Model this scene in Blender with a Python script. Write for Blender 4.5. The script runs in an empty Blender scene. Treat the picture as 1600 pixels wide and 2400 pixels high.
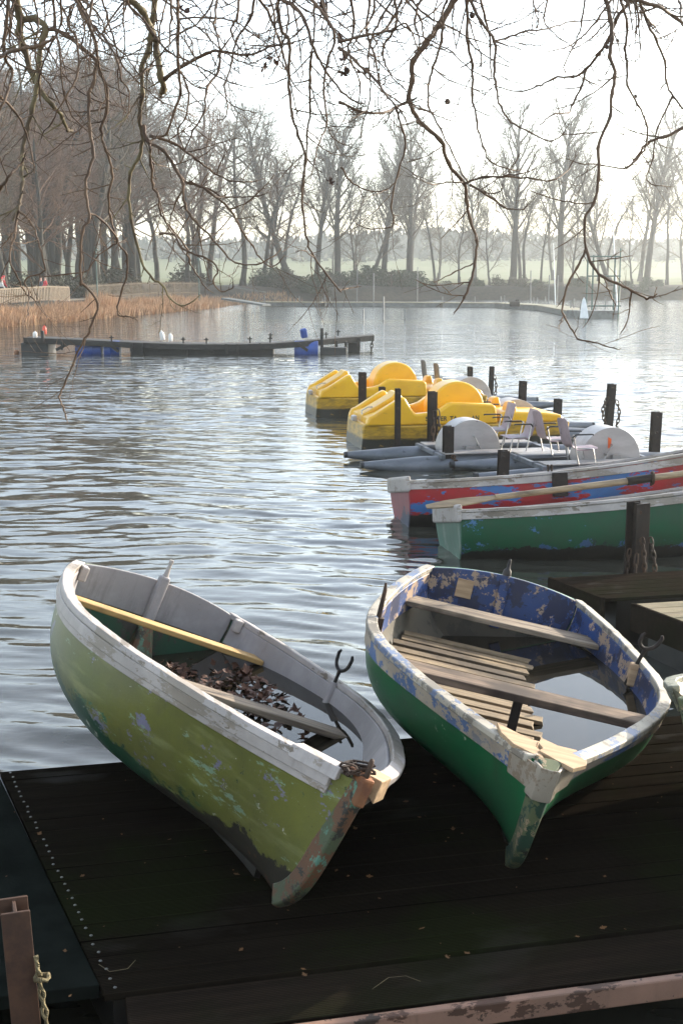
import bpy, math, random
import numpy as np
from mathutils import Vector, Matrix
R = math.radians
random.seed(7)
SC = bpy.context.scene
COL = SC.collection
# ---------------------------------------------------------------- camera model
F = 3000.0; TH = math.atan((1200 - 645) / F); CAMZ = 2.75; DECK = 0.29
def ray(u, v):
    a = (u - 800) / F; b = (1200 - v) / F; c, s = math.cos(TH), math.sin(TH)
    return Vector((a, c + b * s, -s + b * c))
def W(u, v, z):
    d = ray(u, v); k = (z - CAMZ) / d.z
    return Vector((d.x * k, d.y * k, z))
def WY(u, v, y):
    d = ray(u, v); k = y / d.y
    return Vector((d.x * k, y, CAMZ + d.z * k))
# ---------------------------------------------------------------- tagging
def tag(o, label=None, cat=None, group=None, kind=None):
    if label: o['label'] = label
    if cat: o['category'] = cat
    if group: o['group'] = group
    if kind: o['kind'] = kind
    return o
def thing(name, label, cat, loc=(0, 0, 0), rotz=0.0, group=None):
    o = bpy.data.objects.new(name, None); COL.objects.link(o)
    o.empty_display_size = 0.2
    o.location = loc; o.rotation_euler = (0, 0, rotz)
    return tag(o, label, cat, group)
def copy_tree(o, parent=None):
    c = o.copy(); COL.objects.link(c)
    if parent is not None: c.parent = parent
    for ch in list(o.children): copy_tree(ch, c)
    return c
# ---------------------------------------------------------------- mesh builder
class MB:
    def __init__(s): s.v = []; s.f = []
    def add(s, vs, fs):
        n = len(s.v); s.v.extend([tuple(map(float, p)) for p in vs]); s.f.extend([tuple(i + n for i in f) for f in fs])
    def box(s, c, size, rot=None):
        hx, hy, hz = size[0] / 2, size[1] / 2, size[2] / 2
        P = [Vector((x, y, z)) for x in (-hx, hx) for y in (-hy, hy) for z in (-hz, hz)]
        if rot is not None: P = [rot @ p for p in P]
        c = Vector(c)
        s.hexa([p + c for p in P])
    def hexa(s, P):   # order: index = 4*x+2*y+z
        s.add(P, [(0, 1, 3, 2), (4, 6, 7, 5), (0, 4, 5, 1), (2, 3, 7, 6), (0, 2, 6, 4), (1, 5, 7, 3)])
    def bar(s, a, b, w, h, up=(0, 0, 1)):
        a = Vector(a); b = Vector(b); d = (b - a).normalized(); up = Vector(up)
        x = d.cross(up)
        if x.length < 1e-4: x = d.cross(Vector((1, 0, 0)))
        x.normalize(); y = x.cross(d)
        P = []
        for p in (a, b):
            for sx in (-w / 2, w / 2):
                for sy in (-h / 2, h / 2): P.append(p + x * sx + y * sy)
        s.hexa(P)
    def tube(s, pts, rad, n=6, caps=True, closed=False):
        pts = [Vector(p) for p in pts]
        m = len(pts)
        if m < 2: return
        if not hasattr(rad, '__len__'): rad = [rad] * m
        base = len(s.v); ref = None
        for i, p in enumerate(pts):
            if closed: t = pts[(i + 1) % m] - pts[i - 1]
            else: t = pts[min(i + 1, m - 1)] - pts[max(i - 1, 0)]
            if t.length < 1e-9: t = Vector((0, 0, 1))
            t.normalize()
            if ref is None:
                ref = t.orthogonal().normalized()
            else:
                ref = ref - t * ref.dot(t)
                if ref.length < 1e-6: ref = t.orthogonal()
                ref.normalize()
            bi = t.cross(ref)
            for k in range(n):
                a = 2 * math.pi * k / n
                s.v.append(tuple(p + (ref * math.cos(a) + bi * math.sin(a)) * rad[i]))
        rings = m if closed else m - 1
        for i in range(rings):
            a0 = base + i * n; b0 = base + ((i + 1) % m) * n
            for k in range(n):
                s.f.append((a0 + k, a0 + (k + 1) % n, b0 + (k + 1) % n, b0 + k))
        if caps and not closed:
            s.f.append(tuple(base + k for k in reversed(range(n))))
            s.f.append(tuple(base + (m - 1) * n + k for k in range(n)))
    def grid(s, G, flip=False):
        r = len(G); c = len(G[0]); base = len(s.v)
        for row in G:
            for p in row: s.v.append(tuple(map(float, p)))
        for i in range(r - 1):
            for j in range(c - 1):
                q = (base + i * c + j, base + i * c + j + 1, base + (i + 1) * c + j + 1, base + (i + 1) * c + j)
                s.f.append(q[::-1] if flip else q)
    def slab(s, A, B):          # closed solid between two grids of the same shape
        r = len(A); c = len(A[0]); n0 = len(s.v)
        s.grid(A); n1 = len(s.v); s.grid(B, True)
        ia = lambda i, j: n0 + i * c + j
        ib = lambda i, j: n1 + i * c + j
        for j in range(c - 1):
            s.f.append((ia(0, j + 1), ia(0, j), ib(0, j), ib(0, j + 1)))
            s.f.append((ia(r - 1, j), ia(r - 1, j + 1), ib(r - 1, j + 1), ib(r - 1, j)))
        for i in range(r - 1):
            s.f.append((ia(i, 0), ia(i + 1, 0), ib(i + 1, 0), ib(i, 0)))
            s.f.append((ia(i + 1, c - 1), ia(i, c - 1), ib(i, c - 1), ib(i + 1, c - 1)))
    def prism(s, poly, f0, f1):   # poly 2d -> two mapped outlines
        n = len(poly)
        A = [f0(*p) for p in poly]; B = [f1(*p) for p in poly]
        s.add(A + B, [tuple(range(n)), tuple(range(2 * n - 1, n - 1, -1))] + [(i, i + n, (i + 1) % n + n, (i + 1) % n) for i in range(n)])
    def lathe(s, c, prof, n=16, axis='z'):
        G = []
        for r, h in prof:
            row = []
            for k in range(n + 1):
                a = 2 * math.pi * k / n; x, y = r * math.cos(a), r * math.sin(a)
                p = {'z': (x, y, h), 'x': (h, x, y), 'y': (x, h, y)}[axis]
                row.append((p[0] + c[0], p[1] + c[1], p[2] + c[2]))
            G.append(row)
        s.grid(G)
    def build(s, name, mats, parent=None, smooth=None, bevel=0, weld=True, seg=2):
        me = bpy.data.meshes.new(name)
        me.from_pydata(s.v, [], s.f)
        import bmesh
        bm = bmesh.new(); bm.from_mesh(me)
        if weld: bmesh.ops.remove_doubles(bm, verts=bm.verts, dist=1e-5)
        bmesh.ops.recalc_face_normals(bm, faces=bm.faces)
        bm.to_mesh(me); bm.free()
        if not isinstance(mats, (list, tuple)): mats = [mats]
        for m in mats: me.materials.append(m)
        o = bpy.data.objects.new(name, me); COL.objects.link(o)
        if parent is not None: o.parent = parent
        if smooth is not None:
            me.polygons.foreach_set('use_smooth', [True] * len(me.polygons))
            if smooth < 180:
                me.set_sharp_from_angle(angle=R(smooth))
        if bevel:
            md = o.modifiers.new('bevel', 'BEVEL'); md.width = bevel; md.segments = seg; md.limit_method = 'ANGLE'; md.angle_limit = R(40)
        return o
def fast_mesh(name, v, f, mat, parent=None, smooth=False):
    me = bpy.data.meshes.new(name); me.from_pydata(v, [], f); me.materials.append(mat)
    if smooth: me.polygons.foreach_set('use_smooth', [True] * len(me.polygons))
    o = bpy.data.objects.new(name, me); COL.objects.link(o)
    if parent is not None: o.parent = parent
    return o
# ---------------------------------------------------------------- node helper
class NT:
    def __init__(s, name, rough=0.6, spec=0.5, metal=0.0):
        s.m = bpy.data.materials.new(name); s.m.use_nodes = True
        s.t = s.m.node_tree; s.n = s.t.nodes; s.l = s.t.links
        s.b = s.n['Principled BSDF']
        s.b.inputs['Roughness'].default_value = rough
        s.b.inputs['Specular IOR Level'].default_value = spec
        s.b.inputs['Metallic'].default_value = metal
        s.tc = s.n.new('ShaderNodeTexCoord')
    def put(s, sock, val):
        if hasattr(val, 'is_output') or isinstance(val, bpy.types.NodeSocket): s.l.new(val, sock)
        elif isinstance(val, (tuple, list)) and len(val) == 3 and sock.type == 'RGBA': sock.default_value = (*val, 1)
        else: sock.default_value = val
    def obj(s, scale=(1, 1, 1), rot=(0, 0, 0), loc=(0, 0, 0)):
        mp = s.n.new('ShaderNodeMapping'); s.l.new(s.tc.outputs['Object'], mp.inputs['Vector'])
        mp.inputs['Scale'].default_value = scale; mp.inputs['Rotation'].default_value = rot; mp.inputs['Location'].default_value = loc
        return mp.outputs[0]
    def noise(s, scale, detail=4, vec=None, rough=0.55, dist=0.0):
        n = s.n.new('ShaderNodeTexNoise'); n.inputs['Scale'].default_value = scale; n.inputs['Detail'].default_value = detail
        n.inputs['Roughness'].default_value = rough; n.inputs['Distortion'].default_value = dist
        s.l.new(vec if vec is not None else s.tc.outputs['Object'], n.inputs['Vector'])
        return n.outputs['Fac']
    def voro(s, scale, vec=None, feature='F1'):
        n = s.n.new('ShaderNodeTexVoronoi'); n.feature = feature; n.inputs['Scale'].default_value = scale
        s.l.new(vec if vec is not None else s.tc.outputs['Object'], n.inputs['Vector']); return n.outputs['Distance']
    def wave(s, scale, vec=None, dist=0.0, axis='X', prof='SIN'):
        n = s.n.new('ShaderNodeTexWave'); n.bands_direction = axis; n.wave_profile = prof
        n.inputs['Scale'].default_value = scale; n.inputs['Distortion'].default_value = dist
        s.l.new(vec if vec is not None else s.tc.outputs['Object'], n.inputs['Vector']); return n.outputs['Fac']
    def xyz(s):
        n = s.n.new('ShaderNodeSeparateXYZ'); s.l.new(s.tc.outputs['Object'], n.inputs[0]); return n.outputs
    def math(s, op, a, b=0.0, c=0.0, clamp=False):
        n = s.n.new('ShaderNodeMath'); n.operation = op; n.use_clamp = clamp
        s.put(n.inputs[0], a); s.put(n.inputs[1], b); s.put(n.inputs[2], c); return n.outputs[0]
    def step(s, a, lo, hi):       # smooth 0..1 between lo and hi
        n = s.n.new('ShaderNodeMapRange'); n.clamp = True; n.interpolation_type = 'SMOOTHSTEP'
        s.put(n.inputs['Value'], a); s.put(n.inputs['From Min'], lo); s.put(n.inputs['From Max'], hi)
        return n.outputs['Result']
    def mix(s, fac, a, b, mode='MIX'):
        n = s.n.new('ShaderNodeMix'); n.data_type = 'RGBA'; n.blend_type = mode
        s.put(n.inputs['Factor'], fac); s.put(n.inputs['A'] if False else n.inputs[6], a); s.put(n.inputs[7], b)
        return n.outputs[2]
    def color(s, c): s.put(s.b.inputs['Base Color'], c)
    def rough(s, r): s.put(s.b.inputs['Roughness'], r)
    def bump(s, h, strength=0.3, dist=0.01, prev=None):
        n = s.n.new('ShaderNodeBump'); n.inputs['Strength'].default_value = strength; n.inputs['Distance'].default_value = dist
        s.l.new(h, n.inputs['Height'])
        if prev is not None: s.l.new(prev, n.inputs['Normal'])
        s.l.new(n.outputs[0], s.b.inputs['Normal']); return n.outputs[0]
def simple(name, c1, c2=None, scale=6, rough=0.6, bump=0.0, bscale=40, metal=0.0, spec=0.5, stretch=(1, 1, 1), lo=.35, hi=.65, bdist=.005):
    t = NT(name, rough, spec, metal)
    if c2 is None: c2 = tuple(x * .6 for x in c1)
    v = t.obj(stretch)
    t.color(t.mix(t.step(t.noise(scale, 6, v), lo, hi), c1, c2))
    if bump: t.bump(t.noise(bscale, 5, v), bump, bdist)
    return t.m
def layered(name, base, layers, rough=0.55, bump=.25, extra=None, spec=.4):
    """paint: layers = (colour, noise scale, threshold, stretch, region) painted over in turn; region: fn(t)->socket added to the noise"""
    t = NT(name, rough, spec)
    col = base if not callable(base) else base(t)
    acc = None
    for i, (c, sc, th, st, reg) in enumerate(layers):
        v = t.obj(st, loc=(i * 3.17, i * 1.73, i * 5.1))
        n = t.math('ADD', t.noise(sc, 9, v, .68), t.math('MULTIPLY', t.math('SUBTRACT', t.noise(sc * 8 + 16, 5, v, .65), .5), .20))
        if reg is not None: n = t.math('ADD', n, reg(t))
        k = t.step(n, th, th + .018)
        col = t.mix(k, col, c)
        acc = k if acc is None else t.math('MAXIMUM', acc, k)
    g = t.noise(2.5, 6, None, .65)
    col = t.mix(t.step(g, .38, .70), t.mix(.34, col, (.05, .045, .035)), col)
    st_ = t.noise(9, 6, t.obj((1, 1, .14)), .7)
    col = t.mix(t.step(st_, .55, .75), col, t.mix(.35, col, (.06, .05, .035)))
    sk_ = t.noise(55, 3, None, .7)
    col = t.mix(t.step(sk_, .68, .72), col, t.mix(.6, col, (.05, .04, .03)))
    t.color(col)
    if acc is not None:
        h = t.math('ADD', t.math('MULTIPLY', acc, -.6), t.math('MULTIPLY', t.noise(70, 4), .5))
        t.bump(h, bump, .004)
    return t.m
# ---------------------------------------------------------------- materials
M = {}
def _wood(name, a, b, rough=.75, ax='x', k=1.0):
    t = NT(name, rough, .25)
    st = (3, 40, 40) if ax == 'x' else (40, 3, 40)
    v = t.obj(st); n = t.noise(1.0, 6, v, .6); g = t.noise(1.6, 4)
    c = t.mix(t.step(n, .3, .7), a, b)
    c = t.mix(t.step(g, .55, .7), c, tuple(x * .55 for x in b))
    t.color(c); t.bump(n, .35 * k, .004); M[name] = t.m
_wood('thwart_pale', (.56, .36, .14), (.40, .24, .09), .5, 'y')
_wood('thwart_grey', (.30, .24, .175), (.11, .085, .065), .8, 'y')
_wood('thwart_brown', (.22, .155, .105), (.08, .055, .04), .8, 'y')
_wood('slat_wood', (.30, .22, .125), (.14, .10, .06), .7, 'y')
_wood('bow_wood', (.48, .335, .20), (.32, .21, .12), .7, 'y')
_wood('oar_wood', (.36, .27, .165), (.22, .16, .10), .5)
_wood('fence_wood', (.21, .165, .115), (.13, .10, .07), .85)
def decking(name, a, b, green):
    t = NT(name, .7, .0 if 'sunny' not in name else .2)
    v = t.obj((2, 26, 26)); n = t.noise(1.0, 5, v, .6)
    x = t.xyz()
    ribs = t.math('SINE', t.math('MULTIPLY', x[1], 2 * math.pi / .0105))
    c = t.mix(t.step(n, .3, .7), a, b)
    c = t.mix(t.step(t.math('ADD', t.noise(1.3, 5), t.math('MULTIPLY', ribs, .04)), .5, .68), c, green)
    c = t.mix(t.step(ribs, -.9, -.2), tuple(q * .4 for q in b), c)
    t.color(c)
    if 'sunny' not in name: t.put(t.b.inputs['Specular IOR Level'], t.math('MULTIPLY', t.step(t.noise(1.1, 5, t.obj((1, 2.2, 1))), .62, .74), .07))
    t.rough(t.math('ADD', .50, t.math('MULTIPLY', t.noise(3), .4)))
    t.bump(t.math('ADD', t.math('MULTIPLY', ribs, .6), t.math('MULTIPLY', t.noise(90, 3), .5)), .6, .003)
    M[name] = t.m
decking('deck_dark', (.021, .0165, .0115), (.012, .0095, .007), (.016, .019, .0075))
decking('deck_sunny', (.36, .29, .17), (.24, .19, .115), (.14, .14, .07))  # paler decking: sun on the planks is put into the colour
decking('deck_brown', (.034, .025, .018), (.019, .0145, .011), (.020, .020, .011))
M['plate'] = simple('plate', (.013, .0155, .013), (.008, .0095, .008), 5, .8, spec=.0, bump=.3, bscale=60)
M['edge_paint'] = layered('edge_paint', (.11, .058, .038), [((.36, .21, .145), 5, .47, (.5, 1, 1), None), ((.06, .04, .03), 7, .60, (1, 1, 1), None)])
M['screw'] = simple('screw', (.26, .26, .24), (.15, .15, .14), 80, .35, 0, metal=.8)
def rust(name, a, b, c):
    t = NT(name, .75, .3)
    n = t.noise(14, 8, None, .65); n2 = t.noise(3, 4)
    t.color(t.mix(t.step(n2, .45, .65), t.mix(t.step(n, .35, .65), a, b), c)); t.bump(n, .4, .004); M[name] = t.m
rust('rust_pile', (.085, .045, .027), (.05, .028, .019), (.065, .047, .03))
rust('rust_dark', (.028, .018, .013), (.014, .010, .008), (.022, .017, .013))
rust('rust_chain', (.055, .033, .022), (.025, .017, .013), (.085, .048, .028))
rust('rust_bright', (.30, .12, .045), (.12, .05, .028), (.2, .09, .04))
M['iron'] = simple('iron', (.03, .025, .022), (.012, .01, .01), 20, .55, .3, 60, metal=.3)
M['rope'] = None
t = NT('rope', .9, .2)
t.color(t.mix(t.step(t.noise(30, 4), .35, .65), (.22, .18, .10), (.12, .095, .05))); t.bump(t.wave(60, t.obj((1, 1, 1), (0, .6, .3)), 1.5), .6, .004); M['rope'] = t.m
# --- boat paints (object coordinates = boat coordinates: x from stern, z up from keel)
def zreg(k, z0, xk=0.0, x0=0.0):     # adds k*(z0-z) + xk*(x-x0)
    def f(t):
        x = t.xyz()
        return t.math('ADD', t.math('MULTIPLY', t.math('SUBTRACT', z0, x[2]), k), t.math('MULTIPLY', t.math('SUBTRACT', x[0], x0), xk))
    return f
def olive_base(t):
    x = t.xyz()
    c = t.mix(t.step(t.noise(1.6, 4), .35, .65), (.150, .152, .034), (.100, .115, .028))
    return t.mix(t.step(t.noise(5, 6, t.obj((.4, 1, 3))), .5, .75), c, (.24, .25, .09))
M['hull_olive'] = layered('hull_olive', olive_base, [
    ((.035, .125, .060), 3.2, .60, (1, 1, 1.6), zreg(.50, .34, -.085, 1.2)),
    ((.185, .175, .245), 3.7, .575, (.8, 1, 1.3), zreg(-.02, .3, -.01, 1.0)),
    ((.010, .060, .030), 2.6, .49, (1, 1, 1.2), zreg(1.7, .24, -.17, 1.2)),
    ((.21, .30, .19), 4.5, .615, (.8, .8, 2.5), None),
    ((.56, .55, .46), 11, .655, (1, 1, 1), None),
    ((.010, .045, .025), 5, .635, (1, 1, 1), None),
    ((.030, .026, .020), 2.5, .55, (1, 1, 1), zreg(2.0, .12, .30, 2.7)),
    ((.12, .06, .035), 7, .70, (1, 1, 1), zreg(.6, .15, .1, 2.7))], .36, spec=.4)
M['white_paint'] = layered('white_paint', (.46, .41, .38), [((.33, .28, .23), 5, .54, (.25, 1, 1), None), ((.20, .16, .12), 9, .60, (.4, 1, 1), None), ((.05, .04, .03), 22, .70, (1, 1, 1), None)], .5)
M['white_inner'] = layered('white_inner', (.40, .37, .37), [((.45, .40, .35), 6, .66, (.3, 1, 1), None), ((.08, .06, .05), 24, .75, (1, 1, 1), None)], .5)
M['inner_dark_green'] = layered('inner_dark_green', (.055, .050, .042), [((.015, .075, .038), 4, .50, (1, 1, .7), None), ((.09, .085, .07), 7, .64, (1, 1, 1), None), ((.04, .03, .022), 9, .63, (1, 1, 1), None)], .7)
M['hull_green'] = layered('hull_green', lambda t: t.mix(t.step(t.noise(1.3, 4), .35, .65), (.012, .180, .062), (.009, .125, .044)), [
    ((.45, .47, .36), 12, .655, (1, 1, 1), None),
    ((.06, .20, .09), 3, .66, (1, 1, 2), None),
    ((.008, .05, .022), 3, .66, (1, 1, 1), zreg(.9, .16)),
    ((.26, .19, .10), 4, .70, (1, 1, 1), zreg(1.0, .10)),
    ((.02, .018, .014), 4, .70, (1, 1, 1), zreg(1.6, .07))], .34, spec=.4)
M['strake_blue_worn'] = layered('strake_blue_worn', (.42, .35, .27), [((.09, .16, .32), 6, .515, (.7, 1, 1), None), ((.24, .24, .25), 4, .58, (.5, 1, 1), None), ((.10, .08, .06), 16, .70, (1, 1, 1), None)], .6)
M['blue_peel'] = layered('blue_peel', (.020, .058, .19), [((.44, .31, .21), 7, .54, (1, 1, 1), None), ((.014, .022, .07), 4, .52, (1, 1, 1), None), ((.4, .38, .34), 30, .74, (1, 1, 1), None)], .55)
M['cream_worn'] = layered('cream_worn', (.42, .37, .29), [((.13, .18, .30), 8, .54, (.6, 1, 1), None), ((.20, .17, .13), 6, .55, (1, 1, 1), None), ((.06, .05, .035), 14, .68, (1, 1, 1), None)], .55)
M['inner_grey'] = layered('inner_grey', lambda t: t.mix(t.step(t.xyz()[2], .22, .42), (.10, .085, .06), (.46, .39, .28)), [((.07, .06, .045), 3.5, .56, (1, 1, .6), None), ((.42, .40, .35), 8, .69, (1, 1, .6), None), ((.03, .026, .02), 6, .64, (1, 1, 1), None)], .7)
M['stem_scab'] = layered('stem_scab', (.075, .095, .048), [((.13, .062, .03), 6, .47, (1, 1, 1), None), ((.10, .21, .145), 9, .58, (1, 1, .6), None), ((.03, .028, .022), 7, .56, (1, 1, 1), None), ((.45, .42, .33), 16, .70, (1, 1, 1), None)], .7)
M['stem_dark'] = layered('stem_dark', (.11, .13, .06), [((.33, .24, .14), 9, .56, (1, 1, 1), None), ((.02, .06, .035), 6, .52, (1, 1, 1), None), ((.02, .018, .014), 9, .60, (1, 1, 1), None), ((.28, .38, .18), 12, .68, (1, 1, 1), None)], .7)
M['sheet_metal'] = layered('sheet_metal', (.36, .31, .24), [((.26, .20, .14), 5, .55, (1, 1, 1), None), ((.14, .09, .06), 8, .66, (1, 1, 1), None)], .45)
M['hull_khaki'] = layered('hull_khaki', (.24, .22, .13), [((.13, .125, .08), 4, .52, (1, 1, 1), None), ((.38, .36, .26), 9, .66, (1, 1, 1), None)], .6)
M['rim_khaki'] = layered('rim_khaki', (.27, .27, .20), [((.15, .15, .11), 8, .52, (1, 1, 1), None), ((.45, .44, .37), 12, .66, (1, 1, 1), None)], .6)
M['inner_cream'] = layered('inner_cream', (.72, .58, .36), [((.55, .40, .22), 4, .60, (1, 1, .4), None), ((.30, .16, .09), 6, .74, (1, 1, 1), None)], .6)
M['hull_moored_green'] = layered('hull_moored_green', (.008, .080, .034), [((.065, .17, .34), 2.9, .605, (.8, 1, 1.2), None), ((.04, .10, .22), 4, .60, (1, 1, 1), zreg(1.2, .22)), ((.010, .04, .03), 4, .60, (1, 1, 1), zreg(1.0, .20)), ((.012, .011, .009), 4, .58, (.5, 1, 1), zreg(4, .20))], .55, spec=.25)
M['hull_moored_red'] = layered('hull_moored_red', (.36, .018, .022), [((.05, .15, .36), 3.2, .53, (.45, 1, 1.6), None), ((.03, .06, .14), 4, .60, (.6, 1, 1), zreg(1.2, .26)), ((.012, .011, .010), 4, .58, (.5, 1, 1), zreg(4, .24))], .55, spec=.25)
M['transom_mint'] = layered('transom_mint', (.07, .16, .115), [((.17, .24, .19), 4, .58, (2, 2, .5), None), ((.06, .14, .10), 4, .62, (2, 2, .5), None)], .5)
M['transom_pink'] = layered('transom_pink', (.30, .10, .11), [((.32, .08, .09), 4, .56, (1, 1, 1), None), ((.07, .08, .12), 4, .60, (1, 1, 1), zreg(1, .3))], .5)
M['wet_black'] = simple('wet_black', (.02, .018, .015), (.01, .009, .008), 6, .35)
# --- pedal boats
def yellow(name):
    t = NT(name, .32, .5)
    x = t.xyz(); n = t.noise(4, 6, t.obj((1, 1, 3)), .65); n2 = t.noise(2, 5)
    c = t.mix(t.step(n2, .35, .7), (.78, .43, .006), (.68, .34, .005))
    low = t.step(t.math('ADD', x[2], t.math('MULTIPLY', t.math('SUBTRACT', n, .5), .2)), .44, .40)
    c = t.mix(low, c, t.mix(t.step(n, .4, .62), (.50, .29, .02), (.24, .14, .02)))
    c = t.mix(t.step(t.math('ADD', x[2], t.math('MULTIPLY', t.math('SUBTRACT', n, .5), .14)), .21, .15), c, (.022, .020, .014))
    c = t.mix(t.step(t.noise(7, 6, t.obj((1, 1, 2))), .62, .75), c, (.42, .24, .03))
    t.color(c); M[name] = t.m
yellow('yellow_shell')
M['letter_black'] = simple('letter_black', (.05, .035, .012), (.10, .07, .015), 30, .6)
def galv(name, a, b, rough, metal):
    t = NT(name, rough, .5, metal)
    n = t.noise(5, 6, t.obj((.4, 1, 1)), .6)
    c = t.mix(t.step(n, .35, .65), a, b)
    c = t.mix(t.step(t.noise(9, 5), .64, .72), c, tuple(q * .5 for q in b)); t.color(c); M[name] = t.m
galv('zinc', (.17, .18, .20), (.11, .12, .13), .45, .35)
galv('alu_sheet', (.44, .41, .39), (.36, .33, .31), .42, .2)
galv('chair_shell', (.30, .225, .24), (.24, .18, .19), .5, 0)
galv('chair_grey', (.16, .15, .13), (.10, .09, .08), .5, 0)
galv('tube_steel', (.45, .44, .42), (.30, .29, .28), .35, .6)
M['black_plastic'] = simple('black_plastic', (.012, .012, .012), (.02, .02, .02), 9, .5)
M['orange_tape'] = simple('orange_tape', (.75, .12, .015), (.6, .09, .012), 9, .4)
# --- raft
M['raft_wood'] = simple('raft_wood', (.028, .024, .019), (.014, .012, .010), 4, .8, .4, 30, stretch=(1, 4, 4))
M['tank_grey'] = simple('tank_grey', (.022, .022, .020), (.012, .012, .011), 3, .6, .2, 20)
M['barrel_blue'] = simple('barrel_blue', (.015, .065, .30), (.010, .04, .19), 2, .45)
M['bottle_white'] = simple('bottle_white', (.75, .72, .68), (.6, .56, .52), 8, .4)
M['bottle_red'] = simple('bottle_red', (.75, .10, .05), (.6, .07, .04), 8, .4)
M['far_pontoon'] = simple('far_pontoon', (.15, .16, .155), (.10, .11, .105), 3, .7)
M['far_deck'] = simple('far_deck', (.24, .22, .14), (.18, .165, .11), 2, .8)
M['pole_grey'] = simple('pole_grey', (.20, .205, .20), (.14, .145, .14), 4, .6)
M['frame_green'] = simple('frame_green', (.020, .075, .060), (.015, .055, .045), 4, .5)
M['white_hull'] = simple('white_hull', (.75, .77, .78), (.62, .65, .68), 2, .3)
# --- plants and land
def bark(name, a, b, scale=8):
    t = NT(name, .85, .2)
    v = t.obj((1, 1, .25)); n = t.noise(scale, 6, v, .65)
    t.color(t.mix(t.step(n, .35, .65), a, b)); t.bump(n, .4, .02); M[name] = t.m
bark('bark_far', (.062, .052, .040), (.035, .030, .024))
bark('bark_wood', (.055, .047, .034), (.028, .025, .019))
bark('twig_far', (.125, .095, .058), (.08, .062, .04))
bark('twig_red', (.185, .105, .062), (.12, .072, .045))
bark('bark_ivy', (.030, .038, .020), (.045, .040, .030))
def planebark():
    t = NT('plane_bark', .7, .3)
    n = t.noise(9, 6, None, .6); n2 = t.noise(30, 4)
    c = t.mix(t.step(n, .38, .62), (.135, .085, .052), (.08, .05, .033))
    c = t.mix(t.step(n2, .6, .72), c, (.20, .135, .085))
    t.color(c); t.bump(n2, .5, .003); M['plane_bark'] = t.m
    t = NT('plane_limb', .75, .3)
    n = t.noise(6, 6, None, .6)
    c = t.mix(t.step(n, .42, .58), (.17, .14, .075), (.085, .060, .036)); t.color(c); t.bump(t.noise(30, 5), .5, .004); M['plane_limb'] = t.m
planebark()
M['leaf_brown'] = simple('leaf_brown', (.11, .045, .022), (.05, .022, .013), 9, .7)
M['seed_ball'] = simple('seed_ball', (.075, .045, .03), (.04, .025, .018), 60, .9, .6, 90)
M['straw'] = simple('straw', (.20, .16, .08), (.12, .09, .05), 9, .8)
def reedmat():
    t = NT('reed', .8, .2)
    g = t.n.new('ShaderNodeNewGeometry')
    c = t.mix(t.step(t.noise(.6, 4), .35, .65), (.42, .25, .145), (.27, .165, .10))
    c = t.mix(g.outputs['Random Per Island'], c, t.mix(.5, c, (.50, .33, .17))); t.color(c); M['reed'] = t.m
reedmat()
def shrubmat(name, a, b):
    t = NT(name, .8, .2); g = t.n.new('ShaderNodeNewGeometry')
    t.color(t.mix(g.outputs['Random Per Island'], a, b)); M[name] = t.m
shrubmat('shrub_leaf', (.035, .040, .022), (.075, .065, .038))
shrubmat('ivy_leaf', (.022, .036, .014), (.045, .060, .026))
shrubmat('ridge_leaf', (.045, .045, .035), (.075, .068, .052))
shrubmat('litter_leaf', (.20, .10, .04), (.09, .05, .025))
M['skin'] = simple('skin', (.52, .30, .22), (.48, .27, .2), 8, .6)
M['cloth_red'] = simple('cloth_red', (.62, .03, .045), (.48, .02, .03), 8, .8)
M['cloth_white'] = simple('cloth_white', (.68, .66, .62), (.55, .53, .5), 8, .8)
M['cloth_dark'] = simple('cloth_dark', (.022, .024, .03), (.014, .015, .02), 8, .8)
M['cloth_navy'] = simple('cloth_navy', (.03, .03, .05), (.02, .02, .03), 8, .8)
M['hair'] = simple('hair', (.05, .03, .02), (.03, .02, .014), 20, .7)
def ground():
    t = NT('ground', .9, .15)
    g = t.n.new('ShaderNodeNewGeometry'); sp = t.n.new('ShaderNodeSeparateXYZ'); t.l.new(g.outputs['Position'], sp.inputs[0])
    n = t.noise(.15, 6); n2 = t.noise(2.2, 6)
    earth = t.mix(t.step(n2, .35, .65), (.050, .042, .030), (.030, .027, .02))
    grass = t.mix(t.step(n, .35, .65), (.13, .145, .06), (.16, .16, .08))
    far = t.step(t.math('ADD', sp.outputs[1], t.math('MULTIPLY', t.math('SUBTRACT', n, .5), 14)), 168, 178)
    c = t.mix(far, earth, grass)
    t.color(c); t.bump(n2, .5, .05); M['ground'] = t.m
ground()
M['path_gravel'] = simple('path_gravel', (.30, .25, .18), (.22, .18, .13), 6, .9, .3, 60)
M['stone_quay'] = simple('stone_quay', (.17, .15, .12), (.10, .09, .075), 3, .85, .5, 14)
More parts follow.
